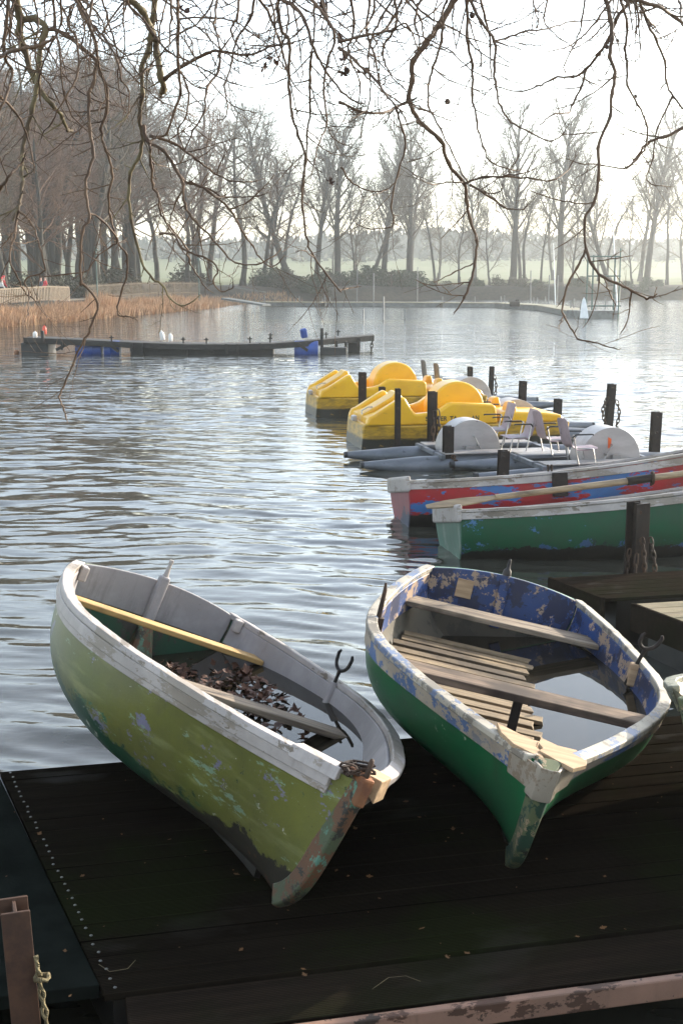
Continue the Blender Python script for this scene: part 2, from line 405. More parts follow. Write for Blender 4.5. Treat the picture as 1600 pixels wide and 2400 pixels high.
def water():
    t = NT('lake_water', .015, .5)
    t.b.inputs['IOR'].default_value = 1.5
    t.color((.042, .042, .032))
    g = t.n.new('ShaderNodeNewGeometry')
    def mp(scale, rot):
        m_ = t.n.new('ShaderNodeMapping'); t.l.new(g.outputs['Position'], m_.inputs['Vector']); m_.inputs['Scale'].default_value = scale; m_.inputs['Rotation'].default_value = (0, 0, rot); return m_.outputs[0]
    sp = t.n.new('ShaderNodeSeparateXYZ'); t.l.new(g.outputs['Position'], sp.inputs[0])
    far = t.step(sp.outputs[1], 12, 45)
    a = t.noise(1.1, 3, mp((.55, 1.7, 1), R(-9)), .5, .4)
    b = t.noise(3.2, 3, mp((.6, 1.6, 1), R(12)), .5, .3)
    h = t.math('ADD', t.math('MULTIPLY', a, t.math('MULTIPLY', far, WAVE_FAR)), t.math('MULTIPLY', b, t.math('ADD', .006, t.math('MULTIPLY', far, .014))))
    t.bump(h, 1.0, 1.0)
    M['lake_water'] = t.m
    t = NT('bilge_water', .02, .5); t.b.inputs['IOR'].default_value = 1.33
    t.color((.022, .018, .012)); t.bump(t.noise(6, 2), .03, .01); M['bilge_water'] = t.m
WAVE_FAR = .12; WAVE_FINE = .008
water()
# ---------------------------------------------------------------- rowing boats
def pchip(xk, yk, x):
    xk = np.asarray(xk, float); yk = np.asarray(yk, float); x = np.asarray(x, float)
    h = np.diff(xk); d = np.diff(yk) / h; m = np.zeros(len(xk))
    m[1:-1] = (d[:-1] * h[1:] + d[1:] * h[:-1]) / (h[1:] + h[:-1]); m[0] = 2 * d[0] - m[1]; m[-1] = 2 * d[-1] - m[-2]
    i = np.clip(np.searchsorted(xk, x) - 1, 0, len(h) - 1); t = (x - xk[i]) / h[i]
    return (2*t**3 - 3*t**2 + 1) * yk[i] + (t**3 - 2*t**2 + t) * h[i] * m[i] + (-2*t**3 + 3*t**2) * yk[i+1] + (t**3 - t**2) * h[i] * m[i+1]
KN = [0, .25, .5, .75, .9, 1.]
def smooth01(a): a = min(max(a, 0), 1); return a * a * (3 - 2 * a)
class Shape:
    def __init__(s, L, b, z0, zm, z1, rake, fore=.14, kn=None):
        s.kn = kn or KN; s.L = L; s.b = list(b) + [.03]; s.z = (z0, zm, z1); s.rake = rake; s.fore = fore
    def B(s, u): return max(float(pchip(s.kn, s.b, np.array([u]))[0]), .02)
    def Z(s, u):
        z0, zm, z1 = s.z
        return z0 * 2 * (u - .5) * (u - 1) - 4 * zm * u * (u - 1) + z1 * 2 * u * (u - .5)
    def w(s, u, t):
        mid = (1 - (1 - t) ** 3.3) ** .50
        bow = t ** .62 * (.86 + .14 * t)
        f = smooth01((u - .52) / .48)
        st = (1 - (1 - t) ** 2.6) ** .72
        g = smooth01((.25 - u) / .25)
        return (mid * (1 - g) + st * g) * (1 - f) + bow * f
    def K(s, u): return -.085 * smooth01(min(1, (.97 - u) / .42)) if u < .97 else 0.0
    def pt(s, u, t, sg, off=0.0):
        k = s.K(u); z = k + (s.Z(u) - k) * t
        x = u * (s.L - s.rake * (1 - t) - s.fore * (1 - t) ** 7) + .05 * (1 - t) * max(0, 1 - u * 4) ** 2
        y = s.B(u) * s.w(u, t)
        if off:
            e = .004; u2 = min(u + e, 1); u1 = max(u - e, 0)
            dx = (u2 - u1) * s.L; dy = (s.B(u2) * s.w(u2, t) - s.B(u1) * s.w(u1, t))
            n = math.hypot(dx, dy); y += off * dx / n; x += -off * dy / n
            if y < .002: y = .002
        return Vector((x, sg * y, z))
    def half_at(s, u, z):
        k = s.K(u); t = min(max((z - k) / (s.Z(u) - k), 0), 1); return s.B(u) * s.w(u, t)
def pose_matrix(loc, yaw, pit, rol):
    cy, sy, cp, sp, cr, sr = math.cos(yaw), math.sin(yaw), math.cos(pit), math.sin(pit), math.cos(rol), math.sin(rol)
    Rz = Matrix(((cy, -sy, 0), (sy, cy, 0), (0, 0, 1))); Ry = Matrix(((cp, 0, -sp), (0, 1, 0), (sp, 0, cp))); Rx = Matrix(((1, 0, 0), (0, cr, -sr), (0, sr, cr)))
    return Matrix.Translation(loc) @ (Rz @ Ry @ Rx).to_4x4()
SS = [i / 44 for i in range(45)]; TT = [(i / 18) ** 1.25 for i in range(19)]
def rows(sh, us, t0, t1, n, sg, off):
    return [[sh.pt(u, t0 + (t1 - t0) * j / n, sg, off) for j in range(n + 1)] for u in us]
def band(sh, us, t0, t1, sg, o0, o1, n=3):
    m = MB(); m.slab(rows(sh, us, t0, t1, n, sg, o0), rows(sh, us, t0, t1, n, sg, o1)); return m
def merge(*ms):
    m = MB()
    for q in ms: m.add(q.v, q.f)
    return m
def fork(m, p, r=.045, h=.10, yaw=0.0, th=.009, tilt=(0, 0)):
    p = Vector(p); d = Vector((math.cos(yaw), math.sin(yaw), 0)); up = Vector((tilt[0], tilt[1], 1)).normalized()
    m.tube([p - up * .16, p + up * h * .5, p + up * h], [th, th, th * 1.3], 8)
    arc = []
    c = p + up * (h + r)
    for k in range(15):
        a = R(-90 - 128 + 256 * k / 14)
        rr = r * (1 if 1 < k < 13 else 1.12)
        arc.append(c + d * (math.cos(a) * rr) + up * (math.sin(a) * rr))
    m.tube(arc, [th * (1.0 if 0 < k < 14 else .7) for k in range(15)], 8)
def base_boat(name, label, group, sh, mat, hull_m, inner_m, rail_m, strake_m, inwale_m, transom_m, transom_in_m, rub_m=None, stem_m=None, cat='rowing boat', t_in=.66, t_sh=.80):
    root = thing(name, label, cat, group=group); root.matrix_basis = mat
    m = MB()
    for sg in (-1, 1): m.grid([[sh.pt(u, t, sg) for t in TT] for u in SS])
    m.build('hull', hull_m, root, smooth=180)
    m = MB(); US = [.012 + .965 * i / 40 for i in range(41)]
    for sg in (-1, 1): m.grid([[sh.pt(u, t, sg, -.028) + Vector((0, 0, .025 * (1 - t))) for t in TT] for u in US])
    m.build('hull_lining', inner_m, root, smooth=180)
    us = [i / 50 for i in range(51)]; ub = [i / 50 for i in range(50)]
    for sg in (-1, 1):
        m = MB(); A = []; Bq = []
        for u in ub:
            o = sh.pt(u, 1, sg, .024); i_ = sh.pt(u, 1, sg, -.036); jz = random.uniform(-.0022, .0022)
            A.append([o + Vector((0, 0, .010 + jz)), i_ + Vector((0, 0, .014 + jz))]); Bq.append([o + Vector((0, 0, -.022)), i_ + Vector((0, 0, -.022))])
        m.slab(A, Bq); m.build('gunwale', rail_m, root, smooth=40, bevel=.006)
        band(sh, ub, t_sh, .965, sg, .0, .013).build('sheer_strake', strake_m, root, smooth=50, bevel=.003)
        if rub_m: band(sh, ub, .885, .965, sg, .0125, .026, 2).build('rubbing_strake', rub_m, root, smooth=50, bevel=.004)
        band(sh, [.02 + .90 * i / 44 for i in range(45)], t_in, .965, sg, -.027, -.040).build('inwale', inwale_m, root, smooth=50, bevel=.003)
    # transom: arched plate
    def tp(y, zf, x): return Vector((x, y, zf))
    A, Bq = [], []
    n = 16
    for j in range(n + 1):
        rowA, rowB = [], []
        for k in range(9):
            t = k / 8
            b = sh.pt(0, t, 1).y; y = b * (2 * j / n - 1); z = sh.pt(0, t, 1).z + .055 * t ** 6 * (1 - (2 * j / n - 1) ** 2); x = sh.pt(0, t, 1).x
            rowA.append((x - .012, y, z)); rowB.append((x + .022, y, z))
        A.append(rowA); Bq.append(rowB)
    m = MB(); m.slab(A, Bq); m.build('transom', transom_m, root, smooth=40, bevel=.004)
    A, Bq = [], []
    for j in range(n + 1):
        rowA, rowB = [], []
        for k in range(5):
            t = t_in - .03 + (1.03 - t_in) * k / 4
            b = sh.pt(0, t, 1).y - .012; y = b * (2 * j / n - 1); z = sh.pt(0, t, 1).z + .058 * t ** 6 * (1 - (2 * j / n - 1) ** 2) + .003
            rowA.append((.0225, y, z)); rowB.append((.045, y, z))
        A.append(rowA); Bq.append(rowB)
    m = MB(); m.slab(A, Bq); m.build('transom_plank', transom_in_m, root, smooth=40, bevel=.004)
    A, Bq = [], []
    for j in range(n + 1):
        rowA, rowB = [], []
        for k in range(5):
            t = .06 + (t_in - .10) * k / 4
            q = sh.pt(0, t, 1); y = (q.y - .012) * (2 * j / n - 1); rowA.append((q.x + .0225, y, q.z)); rowB.append((q.x + .028, y, q.z))
        A.append(rowA); Bq.append(rowB)
    m = MB(); m.slab(A, Bq); m.build('transom_lining', inner_m, root)
    # stem post along the bow profile
    A, Bq = [], []
    for k in range(22):
        t = k / 21
        p = sh.pt(1, t, 1); q = sh.pt(1, min(t + .02, 1), 1); q0 = sh.pt(1, max(t - .02, 0), 1)
        d = Vector((q.x - q0.x, 0, q.z - q0.z)).normalized(); nrm = Vector((d.z, 0, -d.x))
        wd = .036 + .018 * t; w2 = .024
        c = Vector((p.x, 0, p.z))
        A.append([c + nrm * .03 + Vector((0, -w2, 0)), c + nrm * .036, c + nrm * .03 + Vector((0, w2, 0))])
        Bq.append([c - nrm * .05 + Vector((0, -wd, 0)), c - nrm * .05, c - nrm * .05 + Vector((0, wd, 0))])
    m = MB(); m.slab(A, Bq); m.build('stem_post', stem_m or hull_m, root, smooth=50, bevel=.006)
    # keel strip
    m = MB(); A, Bq = [], []
    for i in range(21):
        u = .02 + .90 * i / 20; p = sh.pt(u, 0, 1)
        A.append([(p.x, -.018, p.z + .02), (p.x, .018, p.z + .02)]); Bq.append([(p.x, -.012, p.z - .03), (p.x, .012, p.z - .03)])
    m.slab(A, Bq); m.build('keel', M['wet_black'], root, smooth=40)
    return root
def thwart(root, sh, u, z, mat, k=1.0, wd=.19, th=.032, bev=.006):
    x = u * sh.L; h0 = (sh.half_at(u - wd / 2 / sh.L, z) - .032) * k; h1 = (sh.half_at(u + wd / 2 / sh.L, z) - .032) * k
    m = MB(); x0, x1 = x - wd / 2, x + wd / 2
    m.hexa([Vector(p) for p in ((x0, -h0, z - th), (x0, -h0, z), (x0, h0, z - th), (x0, h0, z), (x1, -h1, z - th), (x1, -h1, z), (x1, h1, z - th), (x1, h1, z))])
    return m.build('thwart', mat, root, bevel=bev)
def bilge(root, sh, zw, u0=.02, u1=.965):
    mw = root.matrix_basis; inv = mw.inverted(); L_, R_ = [], []
    for i in range(90):
        u = u0 + (u1 - u0) * i / 89
        ring = [mw @ (sh.pt(u, t, -1, -.027) + Vector((0, 0, .024 * (1 - t)))) for t in np.linspace(1, 0, 50)] + [mw @ (sh.pt(u, t, 1, -.027) + Vector((0, 0, .024 * (1 - t)))) for t in np.linspace(0, 1, 50)]
        below = [p.z < zw for p in ring]
        if not any(below): continue
        a = below.index(True); b = len(below) - 1 - below[::-1].index(True)
        def cr(i0, i1):
            p, q = ring[i0], ring[i1]; k = (zw - p.z) / (q.z - p.z) if abs(q.z - p.z) > 1e-6 else 0
            return p.lerp(q, k)
        L_.append(inv @ (cr(a - 1, a) if a > 0 else ring[a])); R_.append(inv @ (cr(b, b + 1) if b < len(ring) - 1 else ring[b]))
    m = MB(); m.grid([[l.lerp(r, k / 6) for k in range(7)] for l, r in zip(L_, R_)])
    return m.build('bilge_water', M['bilge_water'], root, smooth=180)
def link_chain(m, pts, pitch=.045, r=.006, wob=0.0):
    pts = [Vector(p) for p in pts]; seg = []
    for a, b in zip(pts[:-1], pts[1:]):
        n = max(1, int((b - a).length / pitch))
        for i in range(n): seg.append((a.lerp(b, i / n), a.lerp(b, (i + 1) / n)))
    for i, (a, b) in enumerate(seg):
        d = (b - a); l = d.length; d.normalize(); side = d.orthogonal().normalized(); side = Matrix.Rotation(R(90 * (i % 2) + 35), 3, d) @ side
        c = (a + b) / 2; hl = l * .72; hw = r * 2.4
        loop = [c + d * (math.cos(t) * hl) + side * (math.copysign(abs(math.sin(t)) ** .7, math.sin(t)) * hw) for t in [2 * math.pi * k / 10 for k in range(10)]]
        m.tube(loop, r, 5, closed=True)
S1 = Shape(3.415, (.512, .732, .793, .552, .292), .518, .552, .599, .145)
S2 = Shape(3.345, (.487, .715, .766, .462, .205), .478, .449, .539, .166)
P1 = pose_matrix((-1.318, 7.537, .387), -1.221, -.002, -.414)
P2 = pose_matrix((.932, 7.96, .345), -1.647, .011, -.217)
# ---- boat with olive hull and white rim
b1 = base_boat('rowing_boat', 'tilted olive green rowing boat with white rim, dead leaves and rain water inside', 'rowing boats pulled up on the deck', S1, P1,
               M['hull_olive'], M['inner_dark_green'], M['white_paint'], M['white_paint'], M['white_inner'], M['hull_olive'], M['white_inner'], M['white_paint'], M['stem_scab'], t_in=.72, t_sh=.835)
thwart(b1, S1, .14, .40, M['thwart_pale'], .97, .12)
thwart(b1, S1, .51, .395, M['thwart_grey'], .97, .15)
bilge(b1, S1, .475)
m = MB(); m.hexa([Vector(p) for p in ((.05, -.045, .30), (.05, -.045, .62), (.05, .035, .30), (.05, .035, .62), (.10, -.035, .30), (.10, -.035, .62), (.10, .025, .30), (.10, .025, .62))])
sp = m.build('sculling_post', M['white_inner'], b1, bevel=.015)
m = MB(); m.tube([(.07, -.005, .60), (.07, -.005, .66), (.07, -.005, .70)], [.022, .014, .010], 8); m.tube([(.07, -.005, .70), (.07, -.005, .725)], [.014, .014], 8); m.build('pin', M['white_paint'], sp, smooth=50)
m = MB(); m.hexa([Vector(p) for p in ((.045, -.07, .12), (.045, -.04, .34), (.045, .09, .12), (.045, .03, .34), (.20, -.07, .10), (.085, -.04, .34), (.20, .09, .10), (.085, .03, .34))]); m.build('skeg_cover', M['stem_scab'], b1, bevel=.02)
p = S1.pt(.37, 1, 1, -.03)
m = MB(); m.tube([p + Vector((0, -.012, -.20)), p + Vector((0, -.012, .0))], .024, 10); so = m.build('rowlock_socket', M['white_inner'], b1, smooth=40)
m = MB(); fork(m, p + Vector((0, -.012, .0)), .06, .07, R(15), .010); m.build('rowlock', M['iron'], b1, smooth=60)
for sg, u0, u1, mt in ((1, .955, .99, 'bow_wood'), (-1, .935, .985, 'white_paint')):
    m = MB(); A, Bq = [], []
    for i in range(6):
        u = u0 + (u1 - u0) * i / 5; o = S1.pt(u, 1, sg, .027); q = S1.pt(u, 1, sg, -.05); q.y = sg * max(abs(q.y), .012)
        A.append([o + Vector((0, 0, .022)), q + Vector((0, 0, .026))]); Bq.append([o + Vector((0, 0, -.07 if sg > 0 else -.03)), q + Vector((0, 0, -.02))])
    m.slab(A, Bq); m.build('bow_block', M[mt], b1, bevel=.005)
m = MB(); tip = S1.pt(1, 1, 1); tip.y = 0
m.hexa([tip + Vector(q) for q in ((-.09, -.03, -.06), (-.09, -.04, .028), (-.09, .03, -.06), (-.09, .04, .028), (.040, -.022, -.085), (.036, -.028, .026), (.040, .022, -.085), (.036, .028, .026))])
m.build('bow_bracket', M['rust_bright'], b1, bevel=.01)
for u in (.045,):
    m = MB(); c = S1.pt(u, 1, -1, -.06); m.box(c + Vector((.0, .0, -.03)), (.08, .05, .09)); m.build('knee', M['white_paint'], b1, bevel=.01)
    m = MB(); c = S1.pt(u, 1, 1, -.06); m.box(c + Vector((.0, .0, -.03)), (.06, .05, .08)); m.build('knee', M['white_paint'], b1, bevel=.01)
# chain and ring on the bow
cw = P1 @ tip
m = MB()
ring = [cw + Vector((.02 + .012 * math.sin(a), -.005 + .030 * math.cos(a) * .5, .052 + .036 * math.sin(a))) for a in [2 * math.pi * k / 16 for k in range(16)]]
m.tube(ring, .0085, 8, closed=True)
random.seed(5)
pts = [cw + Vector((.01 + .055 * math.cos(k * 1.35) - .03, .045 * math.sin(k * 1.35) + .03, .028 + .004 * k)) for k in range(9)]
link_chain(m, pts, .034, .005)
link_chain(m, [cw + Vector((-.06, .06, .03)), cw + Vector((-.085, .13, .02)), cw + Vector((-.09, .16, -.06)), cw + Vector((-.085, .17, -.2))], .034, .005)
tag(m.build('chain', M['rust_chain'], smooth=60), 'heap of rusty chain with a ring on the bow of the olive boat', 'chain')
# dead leaves in the olive boat
def leaf_faces(v, f, c, size, nrm, spin, curl):
    c = Vector(c); n = Vector(nrm).normalized(); x = n.orthogonal().normalized(); x = Matrix.Rotation(spin, 3, n) @ x; y = n.cross(x)
    shape = [(-.5, 0), (-.25, .28), (-.12, .22), (.05, .48), (.15, .25), (.5, .12), (.62, 0), (.5, -.12), (.15, -.25), (.05, -.48), (-.12, -.22), (-.25, -.28)]
    b = len(v); v.append(tuple(c))
    for (a, q) in shape: v.append(tuple(c + x * a * size + y * q * size + n * (curl * size * (a * a + q * q * 1.5))))
    k = len(shape)
    for i in range(k): f.append((b, b + 1 + i, b + 1 + (i + 1) % k))
rng = random.Random(11); v, f = [], []
n_ok = 0
while n_ok < 330:
    u = rng.gauss(.30, .10); yy = rng.uniform(-.1, .62)
    if not .08 < u < .66: continue
    q = P1 @ Vector((u * S1.L, yy, .2))
    hw = S1.half_at(u, .25) - .07
    if abs(yy) > hw: continue
    z = .480 + rng.uniform(0, .035) * (1 if u < .42 else .2)
    leaf_faces(v, f, (q.x, q.y, z), rng.uniform(.03, .085), (rng.gauss(0, .42), rng.gauss(0, .42), 1), rng.uniform(0, 6.3), rng.uniform(-1.1, 1.3)); n_ok += 1
tag(fast_mesh('fallen_leaves', v, f, M['leaf_brown']), kind='stuff')
# ---- boat with bright green hull, blue inside
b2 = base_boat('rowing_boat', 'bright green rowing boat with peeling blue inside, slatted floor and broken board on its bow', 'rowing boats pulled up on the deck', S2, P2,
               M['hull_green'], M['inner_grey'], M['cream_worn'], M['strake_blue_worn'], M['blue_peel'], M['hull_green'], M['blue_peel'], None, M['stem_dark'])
thwart(b2, S2, .125, .35, M['thwart_grey'], .97, .19)
thwart(b2, S2, .60, .41, M['thwart_brown'], 1.0, .17, .04)
bilge(b2, S2, .49)
random.seed(21)
for i in range(13):
    x = .62 + i * .118; u = x / S2.L; h = S2.half_at(u, .17) - .05
    m = MB(); y0 = -h + random.uniform(0, .03); y1 = .16 + random.uniform(-.05, .10); dz = random.uniform(-.006, .006)
    m.hexa([Vector(q) for q in ((x - .042, y0, .165 + dz), (x - .042, y0, .187 + dz), (x - .042 + random.uniform(-.01, .01), y1, .165 + dz), (x - .042, y1, .187 + dz),
                                (x + .042, y0, .165 + dz), (x + .042, y0, .187 + dz), (x + .042, y1, .165 + dz), (x + .04, y1 + random.uniform(-.05, .03), .187 + dz))])
    m.build('floor_slat', M['slat_wood'], b2, bevel=.003)
m = MB(); m.bar((.60 * S2.L + .04, .0, .05), (.60 * S2.L + .02, .0, .372), .045, .03); m.build('thwart_support', M['rust_dark'], b2, bevel=.004)
m = MB(); m.hexa([Vector(p) for p in ((.046, -.035, .20), (.046, -.035, .50), (.046, .035, .20), (.046, .035, .50), (.075, -.03, .20), (.075, -.03, .50), (.075, .03, .20), (.075, .03, .50))])
sp = m.build('sculling_post', M['blue_peel'], b2, bevel=.006)
m = MB(); m.lathe((.04, 0, 0), [(.0, .545), (.030, .545), (.026, .575), (.012, .590), (.010, .635), (.006, .65), (.0, .652)], 10); m.build('pin', M['iron'], sp, smooth=60)
m = MB(); m.box((.050, -.24, .40), (.012, .105, .12)); m.build('repair_patch', M['bow_wood'], b2, bevel=.003)
def rail_pt(sh, u, sg): return sh.pt(u, 1, sg, -.02)
m = MB(); p = rail_pt(S2, .325, 1); fork(m, p + Vector((0, -.02, .02)), .055, .07, R(100), .011, (-.1, .28)); m.tube([p + Vector((0, -.05, -.22)), p + Vector((0, -.02, -.02))], .010, 8); m.tube([p + Vector((-.06, -.055, -.20)), p + Vector((.06, -.055, -.20))], .005, 6)
m.build('rowlock', M['rust_dark'], b2, smooth=60)
m = MB(); m.box(p + Vector((0, -.035, -.07)), (.06, .05, .13)); m.build('rowlock_socket', M['bow_wood'], b2, bevel=.01)
m = MB(); p = rail_pt(S2, .43, -1); m.tube([p + Vector((0, .02, -.2)), p + Vector((.0, .02, .02)), p + Vector((0, .02, .16)), p + Vector((0, .015, .20))], [.012, .014, .011, .006], 8); m.box(p + Vector((0, .03, -.06)), (.04, .04, .14))
m.build('rowlock_pin', M['rust_chain'], b2, smooth=40)
for sg in (-1, 1):
    us = [.945 + .053 * i / 8 for i in range(9)]
    band(S2, us, .77, .99, sg, .014, .020, 4).build('bow_plate', M['sheet_metal'], b2, smooth=50)
m = MB(); A, Bq = [], []
for k in range(8):
    t = .72 + .28 * k / 7; c = S2.pt(1, t, 1); c.y = 0
    A.append([c + Vector((-.03, -.060, 0)), c + Vector((.036, -.036, 0)), c + Vector((.044, 0, 0)), c + Vector((.036, .036, 0)), c + Vector((-.03, .060, 0))])
    Bq.append([c + Vector((-.04, -.048, 0)), c + Vector((.030, -.028, 0)), c + Vector((.038, 0, 0)), c + Vector((.030, .028, 0)), c + Vector((-.04, .048, 0))])
m.slab(A, Bq); m.build('bow_plate', M['sheet_metal'], b2, smooth=60, bevel=.004)
inv2 = P2.inverted()
def loc_poly(px, zl):
    out = []
    for (x, y) in px:
        q = W(800 + x / 1.96, 1250 + y / 1.96, .925); q = inv2 @ q; out.append((q.x, q.y))
    return out
for px, dz in (([(706, 897), (800, 925), (905, 950), (893, 975), (915, 990), (930, 1025), (860, 1008), (785, 985), (725, 940)], 0), ([(915, 935), (1000, 958), (1136, 1002), (1135, 1025), (1070, 1056), (985, 1030), (905, 1000), (925, 985), (905, 965)], .008)):
    pl = loc_poly(px, 0); zb = S2.Z(.9) + .016 + dz
    m = MB(); m.prism(pl, lambda a, b: (a, b, zb), lambda a, b: (a, b, zb + .018)); m.build('bow_board', M['bow_wood'], b2, bevel=.002)
m = MB(); x0 = S2.L - .34; m.hexa([Vector(q) for q in ((x0, -.15, .49), (x0, -.15, .515), (x0, .15, .49), (x0, .15, .515), (x0 + .26, -.03, .50), (x0 + .26, -.03, .53), (x0 + .26, .03, .50), (x0 + .26, .03, .53))]); m.build('breasthook', M['bow_wood'], b2, bevel=.004)
# ---- khaki boat at the frame edge, and an unseen one added to shade the deck
S3 = Shape(3.2, (.50, .70, .76, .70, .53, .33), .48, .46, .54, .10, .14, [0, .25, .5, .75, .9, .965, 1.])
tip3 = W(1640, 1668, .84); yaw3 = R(197)
P3 = pose_matrix((tip3.x + 3.17 * math.cos(R(17)), tip3.y + 3.17 * math.sin(R(17)) , .355), yaw3, 0, R(8))
b3 = base_boat('rowing_boat', 'khaki rowing boat with pale cream inside, cut off by the edge of the photo', 'rowing boats pulled up on the deck', S3, P3,
               M['hull_khaki'], M['inner_cream'], M['rim_khaki'], M['hull_khaki'], M['inner_cream'], M['hull_khaki'], M['inner_cream'], M['rim_khaki'], M['stem_dark'], t_in=.5)
thwart(b3, S3, .13, .35, M['thwart_grey'], .97, .19); thwart(b3, S3, .60, .41, M['thwart_brown'], 1.0, .17)
m = MB(); q0 = P3 @ S3.pt(.93, 1, 1, .03); q1 = P3 @ S3.pt(.93, 1, 1, -.02)
pts = [q0 + Vector((-.01 - .02 * math.sin(a * 3.1), .02 - .10 * a, .004 - (q0.z - DECK - .012) * min(1, a * 1.25))) for a in [k / 14 for k in range(15)]]
m.tube([P3 @ (S3.pt(.72, 1, 1, -.30) + Vector((0, 0, .05))), P3 @ (S3.pt(.80, 1, 1, -.12) + Vector((0, 0, .05))), q1 + Vector((0, 0, .03)), q0 + Vector((0, 0, .025))] + pts, .005, 6)
tag(m.build('rope', M['rope'], smooth=60), 'thin pale rope hanging over the rim of the khaki boat', 'rope')
shade_boat = copy_tree(b3); shade_boat.matrix_basis = pose_matrix((5.2, 5.1, .355), R(190), 0, R(-9)); shade_boat['label'] = 'unseen khaki rowing boat added further along the deck to shade it'
# ---- moored boats
S4 = Shape(4.6, (.50, .70, .78, .60, .34), .58, .70, 1.06, .25)
def moored(corner_px, label, hull, tr, tin, yaw, zoff, roll):
    c = W(*corner_px, 0.0); lat = Vector((-math.sin(yaw), math.cos(yaw), 0)); k = S4.half_at(0, .18)
    loc = c + lat * k; loc.z = zoff
    mt = pose_matrix(loc, yaw, 0, roll)
    return base_boat('rowing_boat', label, 'moored rowing boats', S4, mt, M[hull], M['inner_grey'], M['white_paint'], M['white_paint'], M['white_inner'], M[tr], M[tin], None, M['wet_black'], t_in=.7, t_sh=.865), mt
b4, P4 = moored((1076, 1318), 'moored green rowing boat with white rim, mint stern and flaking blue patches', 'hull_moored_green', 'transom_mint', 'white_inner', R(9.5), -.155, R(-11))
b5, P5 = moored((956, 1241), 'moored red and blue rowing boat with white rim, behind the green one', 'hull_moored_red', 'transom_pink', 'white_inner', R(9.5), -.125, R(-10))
for b, P in ((b4, P4), (b5, P5)):
    thwart(b, S4, .16, .40, M['thwart_grey']); thwart(b, S4, .45, .42, M['thwart_grey']); thwart(b, S4, .72, .46, M['thwart_grey'])
    # white cap over the top of the transom corner
    m = MB(); m.hexa([Vector(q) for q in ((-.035, -.525, .46), (-.035, -.525, .635), (-.035, .525, .46), (-.035, .525, .635), (.02, -.53, .47), (.02, -.53, .645), (.02, .53, .47), (.02, .53, .645))]); m.build('stern_cap', M['white_paint'], b, bevel=.025)
m = MB(); m.box((1.62, -.80, .50), (.17, .05, .26)); m.build('fender', M['rust_dark'], b5, bevel=.01)
m = MB(); p = S4.pt(.33, 1, -1, -.02); m.tube([p + Vector((0, 0, -.05)), p + Vector((-.01, 0, .09))], .012, 8); m.tube([p + Vector((.035, 0, -.05)), p + Vector((.035, 0, .09))], .012, 8); m.build('thole_pins', M['rust_chain'], b5, smooth=40)
# oar resting on the green boat
a0 = WY(998, 1188, 12.3); a1 = WY(1160, 1166, 12.45); a2 = WY(1468, 1128, 12.7); a3 = WY(1528, 1120, 12.75); a4 = WY(1760, 1088, 13.0)
root = thing('oar', 'long wooden oar with black leather sleeve laid along the moored green boat', 'oar', a0); Li = -a0
m = MB(); m.tube([a1 + Li, a2 + Li, a4 + Li], [.030, .034, .030], 10); m.build('shaft', M['oar_wood'], root, smooth=50)
m = MB(); d = (a1 - a0); up = Vector((-.2, -.55, .8)).normalized(); side = d.normalized().cross(up).normalized()
A, Bq = [], []
for k in range(9):
    t = k / 8; c = d * t; hw = .065 * math.sin(math.pi * min(.5, .12 + t * .6)) * (1 - .62 * t ** 2); A.append([c + side * hw * j + up * .008 for j in (-1, 0, 1)]); Bq.append([c + side * hw * j - up * .008 for j in (-1, 0, 1)])
m.slab(A, Bq); m.build('blade', M['oar_wood'], root, smooth=40)
m = MB(); m.tube([a2 + Li, a3 + Li], [.043, .043], 12); m.build('sleeve', M['rust_dark'], root, smooth=40)
m = MB(); m.tube([a3 + Li + Vector((-.01, 0, -.08)), a3 + Li + Vector((-.01, 0, .0))], .012, 8); ringp = [a3 + Li + Vector((.0, .055 * math.cos(t), .06 * math.sin(t))) for t in [2 * math.pi * k / 14 for k in range(14)]]; m.tube(ringp, .014, 6, closed=True)
rl = m.build('rowlock', M['rust_chain'], b4, smooth=60); rl.parent = b4; rl.matrix_parent_inverse = P4.inverted() @ Matrix.Translation(a0)
# ---------------------------------------------------------------- floating deck
AX = R(13); ux = Vector((math.cos(AX), math.sin(AX), 0)); uy = Vector((-math.sin(AX), math.cos(AX), 0))
org = W(245, 2330, DECK)          # near end of the row of screws
dock = thing('boat_deck', 'dark wet timber deck the rowing boats lie on', 'deck', (org.x, org.y, 0), AX)
# left seam runs from org to the far corner; in deck coords
far = W(0, 1808, DECK) - org; seam = (far.dot(ux), far.dot(uy))
DEPTH = seam[1]; slope = seam[0] / seam[1]
random.seed(3)
npl = 17; pw = DEPTH / npl
scr = MB(); scr.lathe((0, 0, 0), [(0, .0025), (.0045, .0025), (.0065, .0005), (.0065, -.004)], 10)
screw0 = scr.build('screw', M['screw'], dock, smooth=60); first = True
for i in range(npl):
    y0 = i * pw; y1 = y0 + pw - .006; dz = random.uniform(-.0015, .0015)
    xa, xb = slope * y0, slope * y1
    m = MB(); m.hexa([Vector(q) for q in ((xa, y0, DECK - .03 + dz), (xa, y0, DECK + dz), (xb, y1, DECK - .03 + dz), (xb, y1, DECK + dz), (7.2, y0, DECK - .03 + dz), (7.2, y0, DECK + dz), (7.2, y1, DECK - .03 + dz), (7.2, y1, DECK + dz))])
    m.build('deck_board', M['deck_dark'], dock, bevel=.004)
    for k, fx in enumerate((.28, .76)):
        for j, xx in enumerate((.045 + random.uniform(-.006, .006),)):
            y = y0 + fx * pw; o = screw0 if first else screw0.copy()
            if not first: COL.objects.link(o)
            first = False
            o.location = (slope * y + xx, y, DECK + dz)
